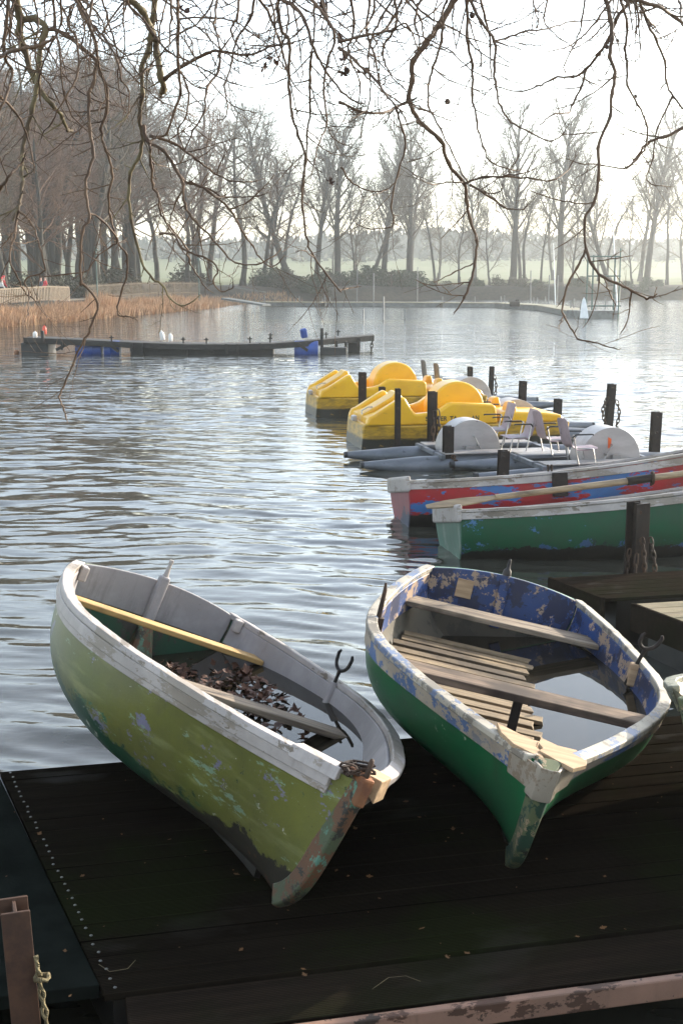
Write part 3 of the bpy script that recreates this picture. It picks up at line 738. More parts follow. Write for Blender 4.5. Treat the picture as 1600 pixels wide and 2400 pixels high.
m = MB(); m.hexa([Vector(q) for q in ((.03, .02, .05), (.03, .02, DECK - .032), (slope * DEPTH + .03, DEPTH - .02, .05), (slope * DEPTH + .03, DEPTH - .02, DECK - .032), (7.15, .02, .05), (7.15, .02, DECK - .032), (7.15, DEPTH - .02, .05), (7.15, DEPTH - .02, DECK - .032))])
m.build('float_frame', M['wet_black'], dock)
m = MB(); m.box((3.62, -.150, DECK - .035), (7.1, .27, .05)); m.build('edge_board', M['deck_brown'], dock, bevel=.006)
m = MB(); m.box((3.62, -.306, DECK - .062), (7.1, .035, .085)); m.build('edge_beam', M['edge_paint'], dock, bevel=.008)
# cover plate along the seam
e0 = W(130, 2334, DECK) - org; 
m = MB(); m.hexa([Vector(q) for q in ((-2.6, .06, DECK - .05), (-2.6, .06, DECK + .004), (slope * DEPTH - 2.6, DEPTH, DECK - .05), (slope * DEPTH - 2.6, DEPTH, DECK + .004), (-.014, .06, DECK - .05), (-.014, .06, DECK + .004), (slope * DEPTH - .014, DEPTH, DECK - .05), (slope * DEPTH - .014, DEPTH, DECK + .004))])
m.build('cover_plate', M['plate'], dock, bevel=.004)
# ---- pile by the deck with rope
def hpile(m, p, top, w, d, tf, yaw=0.0, lean=Vector((0, 0, 0))):
    rz = Matrix.Rotation(yaw, 3, 'Z')
    def col(cx, cy, sx, sy, dz=0.0):
        P = []
        for x in (-sx / 2, sx / 2):
            for y in (-sy / 2, sy / 2):
                for z in (0, 1):
                    q = rz @ Vector((cx + x, cy + y, 0)); zz = p.z if z == 0 else top + dz
                    P.append(Vector((p.x, p.y, 0)) + q + lean * (zz - top) + Vector((0, 0, zz)))
        m.hexa(P)
    col(0, -d / 2 + tf / 2, w, tf); col(0, d / 2 - tf / 2, w, tf, .004); col(0, 0, tf, d - 2 * tf, -.002)
pt = WY(34, 2122, 3.30)
m = MB(); hpile(m, Vector((pt.x, pt.y, -.6)), pt.z, .078, .09, .010, R(18), Vector((-.045, 0, 0)))
tag(m.build('steel_pile', M['rust_pile'], bevel=.002), 'brown rusty steel pile with a frayed rope, at the corner of the deck', 'pile')
m = MB(); base = pt + Vector((.052, -.04, 0))
for ph in (0, math.pi):
    pts = []
    for k in range(26):
        a = k / 25; pts.append(base + Vector((.012 + .03 * a + .0035 * math.cos(a * 34 + ph) + .004 * math.cos(ph) * math.sin(a * math.pi), .0 + .0035 * math.sin(a * 34 + ph), -.13 - .30 * a)))
    m.tube(pts, .0048, 6)
for z in (-.195, -.36):
    m.tube([base + Vector((.026 + .018 * math.cos(t), .018 * math.sin(t), z + .004 * math.sin(3 * t))) for t in [2 * math.pi * k / 10 for k in range(10)]], .007, 6, closed=True)
pts = [base + Vector((.055 + .085 * math.sin(a), .02, -.42 + .035 * math.sin(a * 2) - .02 * a)) for a in [k * .16 for k in range(12)]]
m.tube(pts, .0075, 6)
tag(m.build('mooring_rope', M['rope'], smooth=60), 'frayed twisted rope tied round the brown steel pile', 'rope')
m = MB(); c = base + Vector((.09, .02, -.43)); m.tube([c + Vector((.05 * math.cos(t), 0.02 * math.sin(t), .05 * math.sin(t))) for t in [2 * math.pi * k / 18 for k in range(18)]], .010, 8, closed=True)
tag(m.build('iron_ring', M['rust_chain'], smooth=60), 'rusty iron ring hooked by the rope beside the brown pile', 'ring')
# ---- side jetties
def jetty(name, label, corner, w, l, mat, z, n, side_m):
    o = thing(name, label, 'jetty', (corner.x, corner.y, 0), AX)
    pw = w / n
    for i in range(n):
        m = MB(); y1 = -i * pw; y0 = y1 - pw + .007
        m.hexa([Vector(q) for q in ((-slope * 0 + slope * y0, y0, z - .028), (slope * y0, y0, z), (slope * y1, y1, z - .028), (slope * y1, y1, z), (l, y0, z - .028), (l, y0, z), (l, y1, z - .028), (l, y1, z))])
        m.build('deck_board', mat, o, bevel=.004)
    m = MB(); m.hexa([Vector(q) for q in ((slope * -w - .035, -w, z - .20), (slope * -w - .035, -w, z + .008), (-.035, .0, z - .20), (-.035, .0, z + .008), (slope * -w - .003, -w, z - .20), (slope * -w - .003, -w, z + .008), (-.003, 0, z - .20), (-.003, 0, z + .008))])
    m.build('edge_beam', side_m, o, bevel=.006)
    m = MB(); m.hexa([Vector(q) for q in ((slope * -w + .1, -w + .03, -.3), (slope * -w + .1, -w + .03, z - .03), (.1, -.03, -.3), (.1, -.03, z - .03), (l - .05, -w + .03, -.3), (l - .05, -w + .03, z - .03), (l - .05, -.03, -.3), (l - .05, -.03, z - .03))])
    m.build('float_frame', M['wet_black'], o)
    return o
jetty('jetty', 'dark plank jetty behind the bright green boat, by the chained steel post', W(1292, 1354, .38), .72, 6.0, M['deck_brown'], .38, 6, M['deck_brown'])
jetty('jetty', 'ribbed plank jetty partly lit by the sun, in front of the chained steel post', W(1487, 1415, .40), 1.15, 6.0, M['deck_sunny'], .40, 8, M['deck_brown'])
# ---- steel mooring posts (top pixel, width in pixels -> distance)
def post(u, v, wpx, label, yaw=8, lean=0.0, yy=None, w=.135, chain=False, zb=-.8):
    d = w * F / wpx; dep = TH - math.atan((1200 - v) / F); y = d * math.cos(dep)
    if yy: y = yy; w = wpx * yy / math.cos(dep) / F
    t = WY(u, v, y)
    o = thing('mooring_post', label, 'post', (t.x, t.y, 0), group='steel mooring posts')
    m = MB(); hpile(m, Vector((0, 0, zb)), t.z, w, w * .95, .012, R(yaw), Vector((lean, 0, 0)))
    m.build('beam', M['rust_dark'], o, bevel=.002)
    m = MB()
    for q in (.07, .3): m.lathe((0, -w * .475 + .002, t.z - q), [(0, -.012), (.014, -.012), (.016, -.008), (.016, 0)], 8, 'y')
    m.build('bolt', M['rust_chain'], o)
    return t
L_ = [(849, 873, 17, 'steel post in front of the nose of the far yellow pedal boat'), (895, 907, 14, 'short rusty post between the two yellow pedal boats'),
      (932, 911, 12, 'thin steel post before the nose of the near yellow pedal boat'), (1013, 918, 19, 'chained steel post in front of the lettering on the near yellow boat'),
      (1050, 999, 22, 'steel post in front of the nearest grey paddle wheel cover'), (1180, 1056, 24, 'short steel post just behind the red boat rim'),
      (1101, 860, 11, 'small distant post above the farthest grey wheel cover'), (1152, 859, 10, 'tall thin chained post standing in open water behind the yellow boats'),
      (1225, 893, 15, 'steel post with a wire loop behind the near yellow boat stern'), (1307, 935, 16, 'steel post beside the stern of the near yellow boat'),
      (1433, 900, 17, 'leaning steel post with chains, in open water beyond the wheel covers'), (1538, 966, 21, 'tall steel post with a hole near its top beside the last wheel cover'),
      (1255, 1120, 28.8, 'thick short post between the red and the green moored boats')]
tops = []
for (u, v, w, lab) in L_: tops.append(post(u, v, w, lab, yy={849: 22.9, 895: 22.4, 932: 19.95, 1013: 19.6, 1101: 27, 1152: 29.8, 1225: 23.6}.get(u), yaw=random.choice((8, 12, 15)), lean=(.05 if u == 1433 else .02 if u > 1150 else 0.0)))
def chain_on(t, label, drops, pitch=.07, r=.011):
    m = MB()
    for (dx, dy, z0, z1, bow) in drops:
        m_pts = [t + Vector((dx + bow * math.sin(math.pi * k / 6), dy, z0 + (z1 - z0) * k / 6)) for k in range(7)]
        link_chain(m, m_pts, pitch, r)
    tag(m.build('chain', M['rust_chain'], smooth=60), label, 'chain')
chain_on(tops[3], 'rusty chain hanging down the post before the yellow lettering', [(.075, -.07, -.28, -.95, .03), (.03, -.075, -.3, -1.0, -.02)])
chain_on(tops[7], 'rusty chain hanging on the tall thin distant post', [(.05, -.08, -.2, -.75, .05)])
chain_on(tops[10], 'rusty chain looped round the leaning post in open water', [(.08, -.08, -.3, -.8, .06), (-.09, -.08, -.25, -.75, -.08)])
chain_on(tops[4], 'wire and shackle at the foot of the post by the nearest wheel cover', [(.06, -.08, -.42, -.62, .05)], .06)
gp = post(1495, 1178, 40, 'open steel post hung with long rusty chains, on the jetty before the green boat', yaw=28, w=.14, zb=0.0)
chain_on(gp, 'long rusty chains hanging from the open steel post on the jetty', [(.02, -.10, -.28, -.90, .03), (.09, -.09, -.28, -.95, .05), (-.075, -.08, -.38, -1.05, -.02), (-.02, -.10, -.42, -.98, -.01)], .05, .0068)
# dry stalks and litter on the deck
m = MB()
for (pts, lab) in (([(232, 2260), (258, 2282), (300, 2275), (318, 2250)], 'thin dry stalk lying by the screws near the cover plate'), ([(872, 2318), (910, 2296), (950, 2292), (985, 2300)], 'bent dry stalk on the dark front edge board of the deck')):
    m = MB(); q = [W(u, v, DECK + .006) for u, v in pts]
    for i in range(1, len(q) - 1): q[i].z += .008
    c = [q[0].lerp(q[1], k / 4) for k in range(4)] + [q[1].lerp(q[2], k / 4) for k in range(4)] + [q[2].lerp(q[3], k / 3) for k in range(4)]
    m.tube(c, .0010, 5); tag(m.build('dry_stalk', M['straw']), lab, 'stalk', 'dry stalks on the deck')
rng = random.Random(2); v, f = [], []
for i in range(130):
    q = org + ux * rng.uniform(-.6, 2.9) + uy * rng.uniform(-.05, DEPTH) 
    leaf_faces(v, f, (q.x, q.y, DECK + .008), rng.choice((.008, .010, .014, .02, .028)), (rng.gauss(0, .15), rng.gauss(0, .15), 1), rng.uniform(0, 6), .2)
tag(fast_mesh('leaf_litter', v, f, M['litter_leaf']), kind='stuff')
# ---------------------------------------------------------------- pedal boats
HD = R(12)
def make_chair(parent, x, y, z, face, shell, name='chair', high=0.0):
    """tubular chair with a one-piece shell, facing +x*face"""
    c = bpy.data.objects.new(name, None); COL.objects.link(c); c.parent = parent; c.location = (x, y, z); c.empty_display_size = .1
    c.rotation_euler = (0, 0, 0 if face > 0 else math.pi)
    prof = [(.23, .285), (.20, .300), (.10, .295), (-.02, .285), (-.12, .290), (-.175, .33), (-.20, .42), (-.235, .55), (-.27, .70 + high), (-.275, .73 + high)]
    A, Bq = [], []
    for i, (px, pz) in enumerate(prof):
        a = prof[max(i - 1, 0)]; b = prof[min(i + 1, len(prof) - 1)]; d = Vector((b[0] - a[0], 0, b[1] - a[1])).normalized(); n = Vector((-d.z, 0, d.x))
        hw = .205 if 0 < i < len(prof) - 1 else .17
        rowA, rowB = [], []
        for j in range(7):
            k = j / 3 - 1; p = Vector((px, k * hw, pz)) + n * (-.035 * k * k if i > 0 else 0) * -1
            rowA.append(p + n * .006); rowB.append(p - n * .006)
        A.append(rowA); Bq.append(rowB)
    m = MB(); m.slab(A, Bq); m.build('seat_shell', shell, c, smooth=50)
    for s in (-1, 1):
        m = MB(); yy = s * .215
        m.tube([(-.20, yy, .50), (-.165, yy, .33), (-.10, yy, .03), (-.07, yy, .005), (.14, yy, .005), (.18, yy, .03), (.13, yy, .27), (.05, yy * .9, .275), (-.12, yy * .9, .28)], .0115, 6)
        m.build('sled_leg', M['tube_steel'], c, smooth=60)
        m = MB(); m.tube([(-.215, yy, .45), (-.17, yy * 1.1, .50), (.10, yy * 1.1, .50), (.12, yy * 1.1, .49)], .013, 6); m.build('armrest', M['black_plastic'], c, smooth=60)
    return c
def half_disc(m, cx, cz, r, y0, y1, base=0.0, n=28):
    poly = [(cx + r * math.cos(math.pi * k / n), cz + r * math.sin(math.pi * k / n)) for k in range(n + 1)]
    if base: poly = [(cx + r * .98, cz - base)] + poly + [(cx - r * .98, cz - base)]
    m.prism(poly, lambda a, b: (a, y0, b), lambda a, b: (a, y1, b))
def cat_boat(label, wheel_top_px, face, marks=False, shell='chair_shell', crank=True, hi=0.0):
    wt = W(*wheel_top_px, .75 * .88)
    yaw = HD if face > 0 else HD + math.pi
    fwd = Vector((math.cos(yaw), math.sin(yaw), 0)); lat = Vector((-math.sin(yaw), math.cos(yaw), 0))
    near = -1 if face > 0 else 1         # lateral side that faces the camera
    c = wt - lat * (near * .21)
    o = thing('pedal_boat', label, 'pedal boat', (c.x, c.y, 0), yaw, 'grey pedal boats moored at the posts'); o.scale = (.88, .88, .88)
    for s in (-1, 1):
        m = MB(); prof = [(-2.36, .045, .105), (-2.30, .055, .10), (-1.15, .165, .055), (1.0, .165, .055), (1.95, .055, .10)]
        m.tube([(x, s * .62, z) for x, r, z in prof], [r for x, r, z in prof], 16); m.build('float', M['zinc'], o, smooth=45)
        m = MB(); m.tube([(-2.40, s * .62, .106), (-2.33, s * .62, .104)], .054, 12); m.build('float_cap', M['black_plastic'], o, smooth=45)
        m = MB(); m.tube([(1.94, s * .62, .10), (2.0, s * .62, .102)], .056, 12); m.build('float_cap', M['black_plastic'], o, smooth=45)
    for x in (-1.32, .66): 
        m = MB(); m.box((x, 0, .215), (.07, 1.62, .07)); m.build('cross_beam', M['zinc'], o, bevel=.006)
    for s in (-1, 1):
        m = MB(); m.box((-.33, s * .36, .235), (2.1, .06, .06)); m.build('side_rail', M['zinc'], o, bevel=.006)
        for k in range(5):
            m = MB(); m.box((-.33, s * (.43 + k * .075), .262), (1.9, .055, .018)); m.build('floor_slat', M['alu_sheet'], o)
    m = MB(); half_disc(m, 0, .25, .50, -.24, .24, .06); m.build('wheel_cover', M['alu_sheet'], o, smooth=30, bevel=.006)
    for s in (-1, 1):
        m = MB(); m.tube([(-.10, s * .235, .33), (-.10, s * .34, .33)], .022, 10); m.tube([(-.10, s * .30, .33), (-.02, s * .31, .48)], .012, 6); m.tube([(-.02, s * .27, .48), (-.02, s * .37, .48)], .014, 6)
        m.tube([(-.10, s * .30, .33), (-.16, s * .31, .22)], .012, 6); m.tube([(-.16, s * .29, .22), (-.16, s * .39, .22)], .018, 6); m.box((.06, s * .30, .29), (.14, .06, .06))
        m.build('pedal_crank', M['tube_steel'], o, smooth=40)
        make_chair(o, -.66, s * .55, .27 - .05, 1, M[shell], high=hi)
    if marks:
        m = MB(); yy = near * .243; m.hexa([Vector(q) for q in ((-.06, yy, .42), (-.06, yy, .60), (-.06, yy + near * .003, .42), (-.06, yy + near * .003, .60), (-.005, yy, .42), (-.005, yy, .57), (-.005, yy + near * .003, .42), (-.005, yy + near * .003, .57))])
        m.build('orange_mark', M['orange_tape'], o)
    return o
cat_boat('grey pedal boat with an orange mark on its wheel cover, nearest to the red boat', (1433, 1002), 1, True)
cat_boat('grey pedal boat facing the open lake, its chairs turned away from the shore post', (1106, 984), -1)
cat_boat('grey pedal boat with pinkish chairs just in front of the near yellow boat', (1209, 936), 1)
cat_boat('grey pedal boat with two dark upright chairs, between the yellow boats', (1104, 884), 1, shell='chair_grey', hi=.16)
# ---- yellow pedal boats, bow towards the lake
def yellow_boat(label, bow_px, lettering=False):
    bw = W(*bow_px, 0.0); yaw = HD
    o = thing('pedal_boat', label, 'pedal boat', (bw.x, bw.y, 0), yaw, 'yellow pedal boats')
    ZM = M['yellow_shell']; o.scale = (1, 1, .94)
    HWD = .74     # half width; the near side is y = 0, the far side y = 1.5
    def outline(x):  # plan half width
        return HWD * (.50 + .50 * smooth01(x / .8)) if x < .8 else HWD * (1 - .10 * smooth01((x - 2.6) / .9))
    # hull: rings along x
    xs = [0, .03, .08, .2, .4, .7, 1.1, 1.6, 2.2, 2.8, 3.2, 3.42, 3.46]
    G = []
    for x in xs:
        hw = HWD * (.86 + .14 * smooth01(x / .5)) * (1 - .05 * smooth01((x - 2.8) / .6)); 
        zt = .40 + .03 * smooth01((.6 - x) / .6); zb = -.14
        G.append([(x + .05, HWD - hw, zt), (x + .035, HWD - hw + .01, zt - .05), (x + .028, HWD - hw + .02, .20), (x + .0, HWD - hw + .05, zb), (x + .0, HWD + hw - .05, zb), (x + .028, HWD + hw - .02, .20), (x + .05, HWD + hw, zt)])
    m = MB(); m.grid(G); m.f.append(tuple(range(7))); m.f.append(tuple(range(len(m.v) - 7, len(m.v)))[::-1])
    m.grid([[g[0] for g in G], [g[6] for g in G]])
    m.build('hull', ZM, o, smooth=60, bevel=.025, seg=3)
    prof = [(.06, .40), (.085, .50), (.12, .565), (.20, .60), (.42, .745), (.60, .86), (.655, .885), (.70, .875), (.78, .73), (.86, .61), (.90, .60), (1.16, .62), (1.28, .66), (1.42, .76), (1.50, .78), (2.15, .74), (2.22, .70), (2.26, .40)]
    for y0, y1, sc in ((.02, .20, 1.0), (1.28, 1.46, 1.0)):
        m = MB(); m.prism(prof, lambda a, b: (a, y0, b), lambda a, b: (a, y1, .40 + (b - .40) * sc)); m.build('side_panel', ZM, o, smooth=60, bevel=.05, seg=4)
    cowl = [(.10, .39), (.12, .56), (.30, .66), (.60, .845), (.68, .93), (.74, .92), (.84, .72), (.92, .58), (1.0, .39)]
    m = MB(); m.prism(cowl, lambda a, b: (a, .52, b), lambda a, b: (a, .98, b)); m.build('bow_cowl', ZM, o, smooth=60, bevel=.06, seg=4)
    infill = [(.10, .39), (.12, .53), (.30, .60), (.60, .76), (.66, .80), (.80, .62), (.90, .52), (.95, .39)]
    for y0, y1 in ((.20, .52), (.98, 1.28)):
        m = MB(); m.prism(infill, lambda a, b: (a, y0, b), lambda a, b: (a, y1, b)); m.build('cowl_hollow', ZM, o, bevel=.012)
    m = MB(); half_disc(m, 1.72, .64, .455, .50, 1.0, .24); m.build('wheel_cover', ZM, o, smooth=50, bevel=.04, seg=4)
    rear = [(2.30, .39), (2.30, .54), (2.38, .60), (3.10, .56), (3.38, .52), (3.46, .39)]
    m = MB(); m.prism(rear, lambda a, b: (a, .10, b), lambda a, b: (a, 1.38, b)); m.build('stern_deck', ZM, o, smooth=60, bevel=.04, seg=3)
    seat = [(2.28, .39), (2.28, .62), (2.48, .60), (2.56, .86), (2.66, .88), (2.72, .62), (2.8, .39)]
    for y0, y1 in ((.22, .48), (1.02, 1.27)):
        m = MB(); m.prism([(a - .05, b - (.12 if b > .5 else 0)) for a, b in seat], lambda a, b: (a, y0, b), lambda a, b: (a, y1, b)); m.build('seat', ZM, o, smooth=60, bevel=.03, seg=3)
    m = MB(); m.tube([(.10, .50, .56), (.10, .52, .62), (.22, .60, .67), (.30, .62, .67)], .010, 6); m.build('bow_handle', M['tube_steel'], o, smooth=60)
    m = MB(); m.box((.02, .74, .47), (.08, .16, .10)); m.build('bow_cleat', M['alu_sheet'], o, bevel=.02)
    if lettering:
        def text(s, x0, wd):
            cu = bpy.data.curves.new('t', 'FONT'); cu.body = s; cu.size = .105; cu.extrude = .002; cu.space_character = 1.12; cu.offset = .0035
            ob = bpy.data.objects.new('t', cu); COL.objects.link(ob)
            dg = bpy.context.evaluated_depsgraph_get(); me = bpy.data.meshes.new_from_object(ob.evaluated_get(dg)); bpy.data.objects.remove(ob)
            vs = [v.co.copy() for v in me.vertices]; lo = min(v.x for v in vs); hi = max(v.x for v in vs)
            fs = [tuple(p.vertices) for p in me.polygons]
            return [((x0 + (v.x - lo) / (hi - lo) * wd), .0165 - v.z, .475 + v.y) for v in vs], fs
        m = MB()
        for s, x0, wd in (('S', 1.035, .05), ('NER', 1.21, .185), ('TA', 1.44, .125), ('AN', 1.80, .13)):
            v_, f_ = text(s, x0, wd); m.add(v_, f_)
        m.build('lettering', M['letter_black'], o, weld=False)
    return o
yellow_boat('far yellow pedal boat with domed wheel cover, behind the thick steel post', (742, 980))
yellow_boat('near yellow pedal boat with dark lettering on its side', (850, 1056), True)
# ---------------------------------------------------------------- old raft
A0 = W(52, 832, 0); 
raft = thing('raft', 'sagging dark timber raft on blue barrels and grey tanks in the open lake', 'raft', (A0.x, A0.y, 0))
def RP(u, v, dy=0.0):     # point on the front edge line of the raft, raft-local
    y = A0.y + dy + (0 if u < 700 else (u - 700) / 170 * 2.2)
    return WY(u, v, y) - Vector((A0.x, A0.y, 0))
line = [(56, 792), (180, 797), (320, 804), (440, 808), (560, 808), (640, 806), (720, 800), (800, 793), (877, 787)]
m = MB(); A, Bq = [], []
for u, v in line:
    p = RP(u, v); A.append([p, p + Vector((0, 1.5, .0))]); Bq.append([p - Vector((0, 0, .13)), p + Vector((0, 1.5, -.13))])
m.slab(A, Bq); m.build('raft_deck', M['raft_wood'], raft, bevel=.01)
m = MB(); A, Bq = [], []
for u, v in line:
    p = RP(u, v) + Vector((0, -.06, .02)); A.append([p, p + Vector((0, .055, 0))]); Bq.append([p - Vector((0, 0, .2)), p + Vector((0, .055, -.2))])
m.slab(A, Bq); m.build('raft_beam', M['raft_wood'], raft, bevel=.01)
def rbox(u0, u1, v0, v1, dy, d, mat, name, rnd=.02):
    a = RP(u0, v1, dy); b = RP(u1, v0, dy); m = MB(); m.box(((a.x + b.x) / 2, a.y + d / 2, (b.z - .25) / 2), (b.x - a.x, d, b.z + .25)); m.build(name, mat, raft, bevel=rnd)
rbox(50, 113, 803, 835, .05, 1.3, M['tank_grey'], 'float_tank', .05)
for u0, u1 in ((180, 240), (246, 282), (690, 746)):
    a = RP(u0, 815, .5); b = RP(u1, 815, .5); m = MB(); r = .30
    m.lathe(((0), a.y, .17), [(0, a.x), (r * .93, a.x), (r, a.x + .03), (r, a.x + .28), (r * 1.03, a.x + .30), (r, a.x + .32), (r, b.x - .32), (r * 1.03, b.x - .3), (r, b.x - .28), (r, b.x - .03), (r * .93, b.x), (0, b.x)], 20, 'x'); m.build('barrel', M['barrel_blue'], raft, smooth=40)
rbox(306, 338, 812, 830, .3, .9, M['tank_grey'], 'float_tank', .04); rbox(338, 440, 810, 832, .35, 1.0, M['tank_grey'], 'float_tank', .04); rbox(440, 640, 812, 832, .35, 1.0, M['tank_grey'], 'float_tank', .04)
rbox(750, 812, 812, 833, -.25, .5, M['tank_grey'], 'float_tank', .03); rbox(815, 843, 803, 822, .5, .6, M['tank_grey'], 'float_tank', .03)
for (ua, va, ub, vb) in ((132, 820, 165, 804), (250, 802, 278, 824), (372, 826, 394, 808), (478, 812, 500, 826), (590, 822, 612, 806), (695, 803, 724, 824)):
    m = MB(); m.bar(RP(ua, va, -.05), RP(ub, vb, -.05), .10, .04, (0, 1, 0)); m.build('brace', M['raft_wood'], raft)
for (u, v0, v1, wd) in ((754, 769, 826, .11), (308, 804, 824, .09), (332, 804, 824, .09), (530, 806, 830, .08), (556, 806, 830, .09), (788, 798, 826, .1), (810, 800, 834, .1), (840, 792, 822, .12), (100, 775, 800, .10), (145, 800, 820, .07)):
    a = RP(u, v0, -.08); b = RP(u, v1, -.08); m = MB(); m.box((a.x, a.y, (a.z + b.z) / 2), (wd, wd, a.z - b.z)); m.build('upright', M['raft_wood'], raft, bevel=.006)
for u, v in ((262, 796), (430, 800), (484, 801), (586, 799), (633, 798), (634, 790), (764, 788), (792, 782)):
    p = RP(u, v + 3, .4); m = MB(); m.box(p + Vector((0, 0, .08)), (.05, .05, .22)); m.box(p + Vector((0, 0, .12)), (.17, .05, .035)); m.build('cleat', M['rust_dark'], raft)
m = MB(); p = RP(873, 790, -.02); link_chain(m, [p, p + Vector((-.05, 0, -.5))], .12, .02); tag(m.build('chain', M['rust_dark']), 'chain hanging from the far end of the timber raft', 'chain'); bpy.context.scene.objects[-1]
[o for o in COL.objects if o.name.startswith('chain')][-1].location = raft.location
def bottle(u, v0, v1, w, mat, label, lean=0.0, cat='canister'):
    a = RP(u, v1, .1) + raft.location; b = RP(u, v0, .1) + raft.location; h = b.z - a.z; r = w / 2
    m = MB(); m.lathe((0, 0, 0), [(0, 0), (r * .9, 0), (r, h * .06), (r * .97, h * .35), (r, h * .62), (r * .72, h * .82), (r * .30, h * .90), (r * .32, h), (0, h)], 14)
    o = m.build('canister', mat, smooth=50); o.location = a; o.rotation_euler = (0, lean, 0.3); tag(o, label, cat)
bottle(83, 776, 791, .16, M['bottle_white'], 'small white plastic canister at the reed end of the raft')
bottle(105, 762, 783, .15, M['bottle_red'], 'bright red plastic canister capping a post on the raft')
bottle(382, 774, 797, .17, M['bottle_white'], 'taller leaning white canister near the middle of the raft', -.15)
bottle(400, 780, 800, .15, M['bottle_white'], 'shorter white canister beside the leaning one on the raft')
p = RP(714, 792, .3) + raft.location
m = MB(); m.box((0, 0, .17), (.22, .20, .34)); o = m.build('jerrycan', M['barrel_blue'], bevel=.05); o.location = p; o.rotation_euler = (.1, -.25, .5); tag(o, 'tilted blue canister standing on the raft by the tall upright', 'canister')
m = MB(); m.lathe((0, 0, 0), [(0, -.10), (.07, -.08), (.10, 0), (.07, .08), (0, .10)], 12); o = m.build('buoy', M['rust_bright'], smooth=60); o.location = W(40, 827, .05); tag(o, 'small orange buoy floating beside the reed end of the raft', 'buoy')
# ---------------------------------------------------------------- water, land, ridge
SHORE = [(-26, -40), (-24, 20), (-22.5, 45), (-19.5, 66), (-17.2, 75.7), (-15.0, 91), (-11.8, 110), (-9.8, 127), (-5, 139.5), (10, 149), (39, 149.5), (90, 147), (160, 135), (220, 60), (230, -40)]
def shore_dist(x, y):      # >0 on land (metres from the waterline), array in, array out
    P = np.array(SHORE); best = np.full(x.shape, 1e9); sign = np.ones(x.shape)
    inside = np.zeros(x.shape, bool)
    Q = np.vstack([P, P[:1]])
    for (x0, y0), (x1, y1) in zip(Q[:-1], Q[1:]):
        dx, dy = x1 - x0, y1 - y0
        t = np.clip(((x - x0) * dx + (y - y0) * dy) / (dx * dx + dy * dy), 0, 1)
        if not (y0 == y1 == -40): best = np.minimum(best, np.hypot(x - x0 - t * dx, y - y0 - t * dy))
        cond = ((y0 > y) != (y1 > y)) & (x < (x1 - x0) * (y - y0) / ((y1 - y0) + 1e-12) + x0)
        inside ^= cond
    return np.where(inside, -best, best)
def ground_z(x, y):
    x = np.asarray(x, float); y = np.asarray(y, float); d = shore_dist(x, y)
    bank = np.where(y > 128, 1.45, .95)
    z = np.where(d > 0, bank * np.clip(d / 2.6, 0, 1) ** .8 - .02, np.maximum(-1.2, d * .45) - .06)
    z = z + np.where(d > 3, .12 * np.sin(x * .31 + y * .17) + .08 * np.sin(x * .9 - y * .5), 0)
    z = z + np.clip((y - 165) / 60, 0, 1) * .6 + np.clip((y - 250) / 150, 0, 1) ** 2 * 6
    z = np.where(y < 2.5, np.where(y < 1.6, 1.05, -.5 + 1.55 * np.clip((2.5 - y) / .9, 0, 1)), z)
    return z
def gz(x, y): return float(ground_z(np.array([x]), np.array([y]))[0])
xs = np.unique(np.concatenate([np.linspace(-420, -60, 25), np.linspace(-60, 60, 81), np.linspace(60, 420, 25)])); ys = np.unique(np.concatenate([np.linspace(-40, 60, 41), np.linspace(60, 190, 100), np.linspace(190, 520, 34)]))
X, Y = np.meshgrid(xs, ys); Z = ground_z(X, Y)
v = np.stack([X, Y, Z], -1).reshape(-1, 3).tolist(); nx = len(xs)
f = [(j * nx + i, j * nx + i + 1, (j + 1) * nx + i + 1, (j + 1) * nx + i) for j in range(len(ys) - 1) for i in range(nx - 1)]
tag(fast_mesh('ground', v, f, M['ground'], smooth=True), kind='structure')
# lake surface: real ripples near the camera, fine bump beyond
rw = np.random.RandomState(5)
waves = []
for k in range(42):
    lam = .17 * (1.05 / .17) ** rw.rand(); th = R(90 - 9) + rw.normal(0, R(24)); waves.append((2 * math.pi / lam, th, rw.rand() * 6.28, .0105 * lam ** 1.0))
def wz(x, y):
    wx = x + .35 * np.sin(y * .7 + .9 * np.sin(x * .33)); wy = y + .22 * np.sin(x * .8 + 1.3 * np.sin(y * .41)) + .10 * np.sin(x * 1.9 + y * .6)
    env = .75 + .35 * np.sin(x * .45 + y * .28) * np.sin(y * .37 - x * .2)
    z = np.zeros_like(x)
    for k, th, ph, a in waves: z += a * np.sin(k * (wx * math.cos(th) + wy * math.sin(th)) + ph)
    return z * env * WAVE_AMP
WAVE_AMP = .34
def patch(x0, x1, y0, y1, st, ytop=None):
    gx = np.arange(x0, x1 + st * .5, st); gy = np.arange(y0, y1 + st * .5, st); X, Y = np.meshgrid(gx, gy); return X, Y
V, Fq = [], []
def addpatch(x0, x1, y0, y1, sx, sy, fade=None):
    gx = np.linspace(x0, x1, int(round((x1 - x0) / sx)) + 1); gy = np.linspace(y0, y1, int(round((y1 - y0) / sy)) + 1); X, Y = np.meshgrid(gx, gy); Zp = wz(X, Y)
    if fade: Zp = Zp * np.clip((fade[1] - Y) / (fade[1] - fade[0]), 0, 1)
    b = len(V); n = len(gx); V.extend(np.stack([X, Y, Zp], -1).reshape(-1, 3).tolist())
    for j in range(len(gy) - 1):
        r0 = b + j * n; Fq.extend([(r0 + i, r0 + i + 1, r0 + n + i + 1, r0 + n + i) for i in range(n - 1)])
addpatch(-9, 9, 2.0, 15, .06, .03)
addpatch(-9, 9, 15, 26, .08, .05)
addpatch(-14, 14, 26, 46, .14, .08, (34, 46))
b = len(V); E = .0
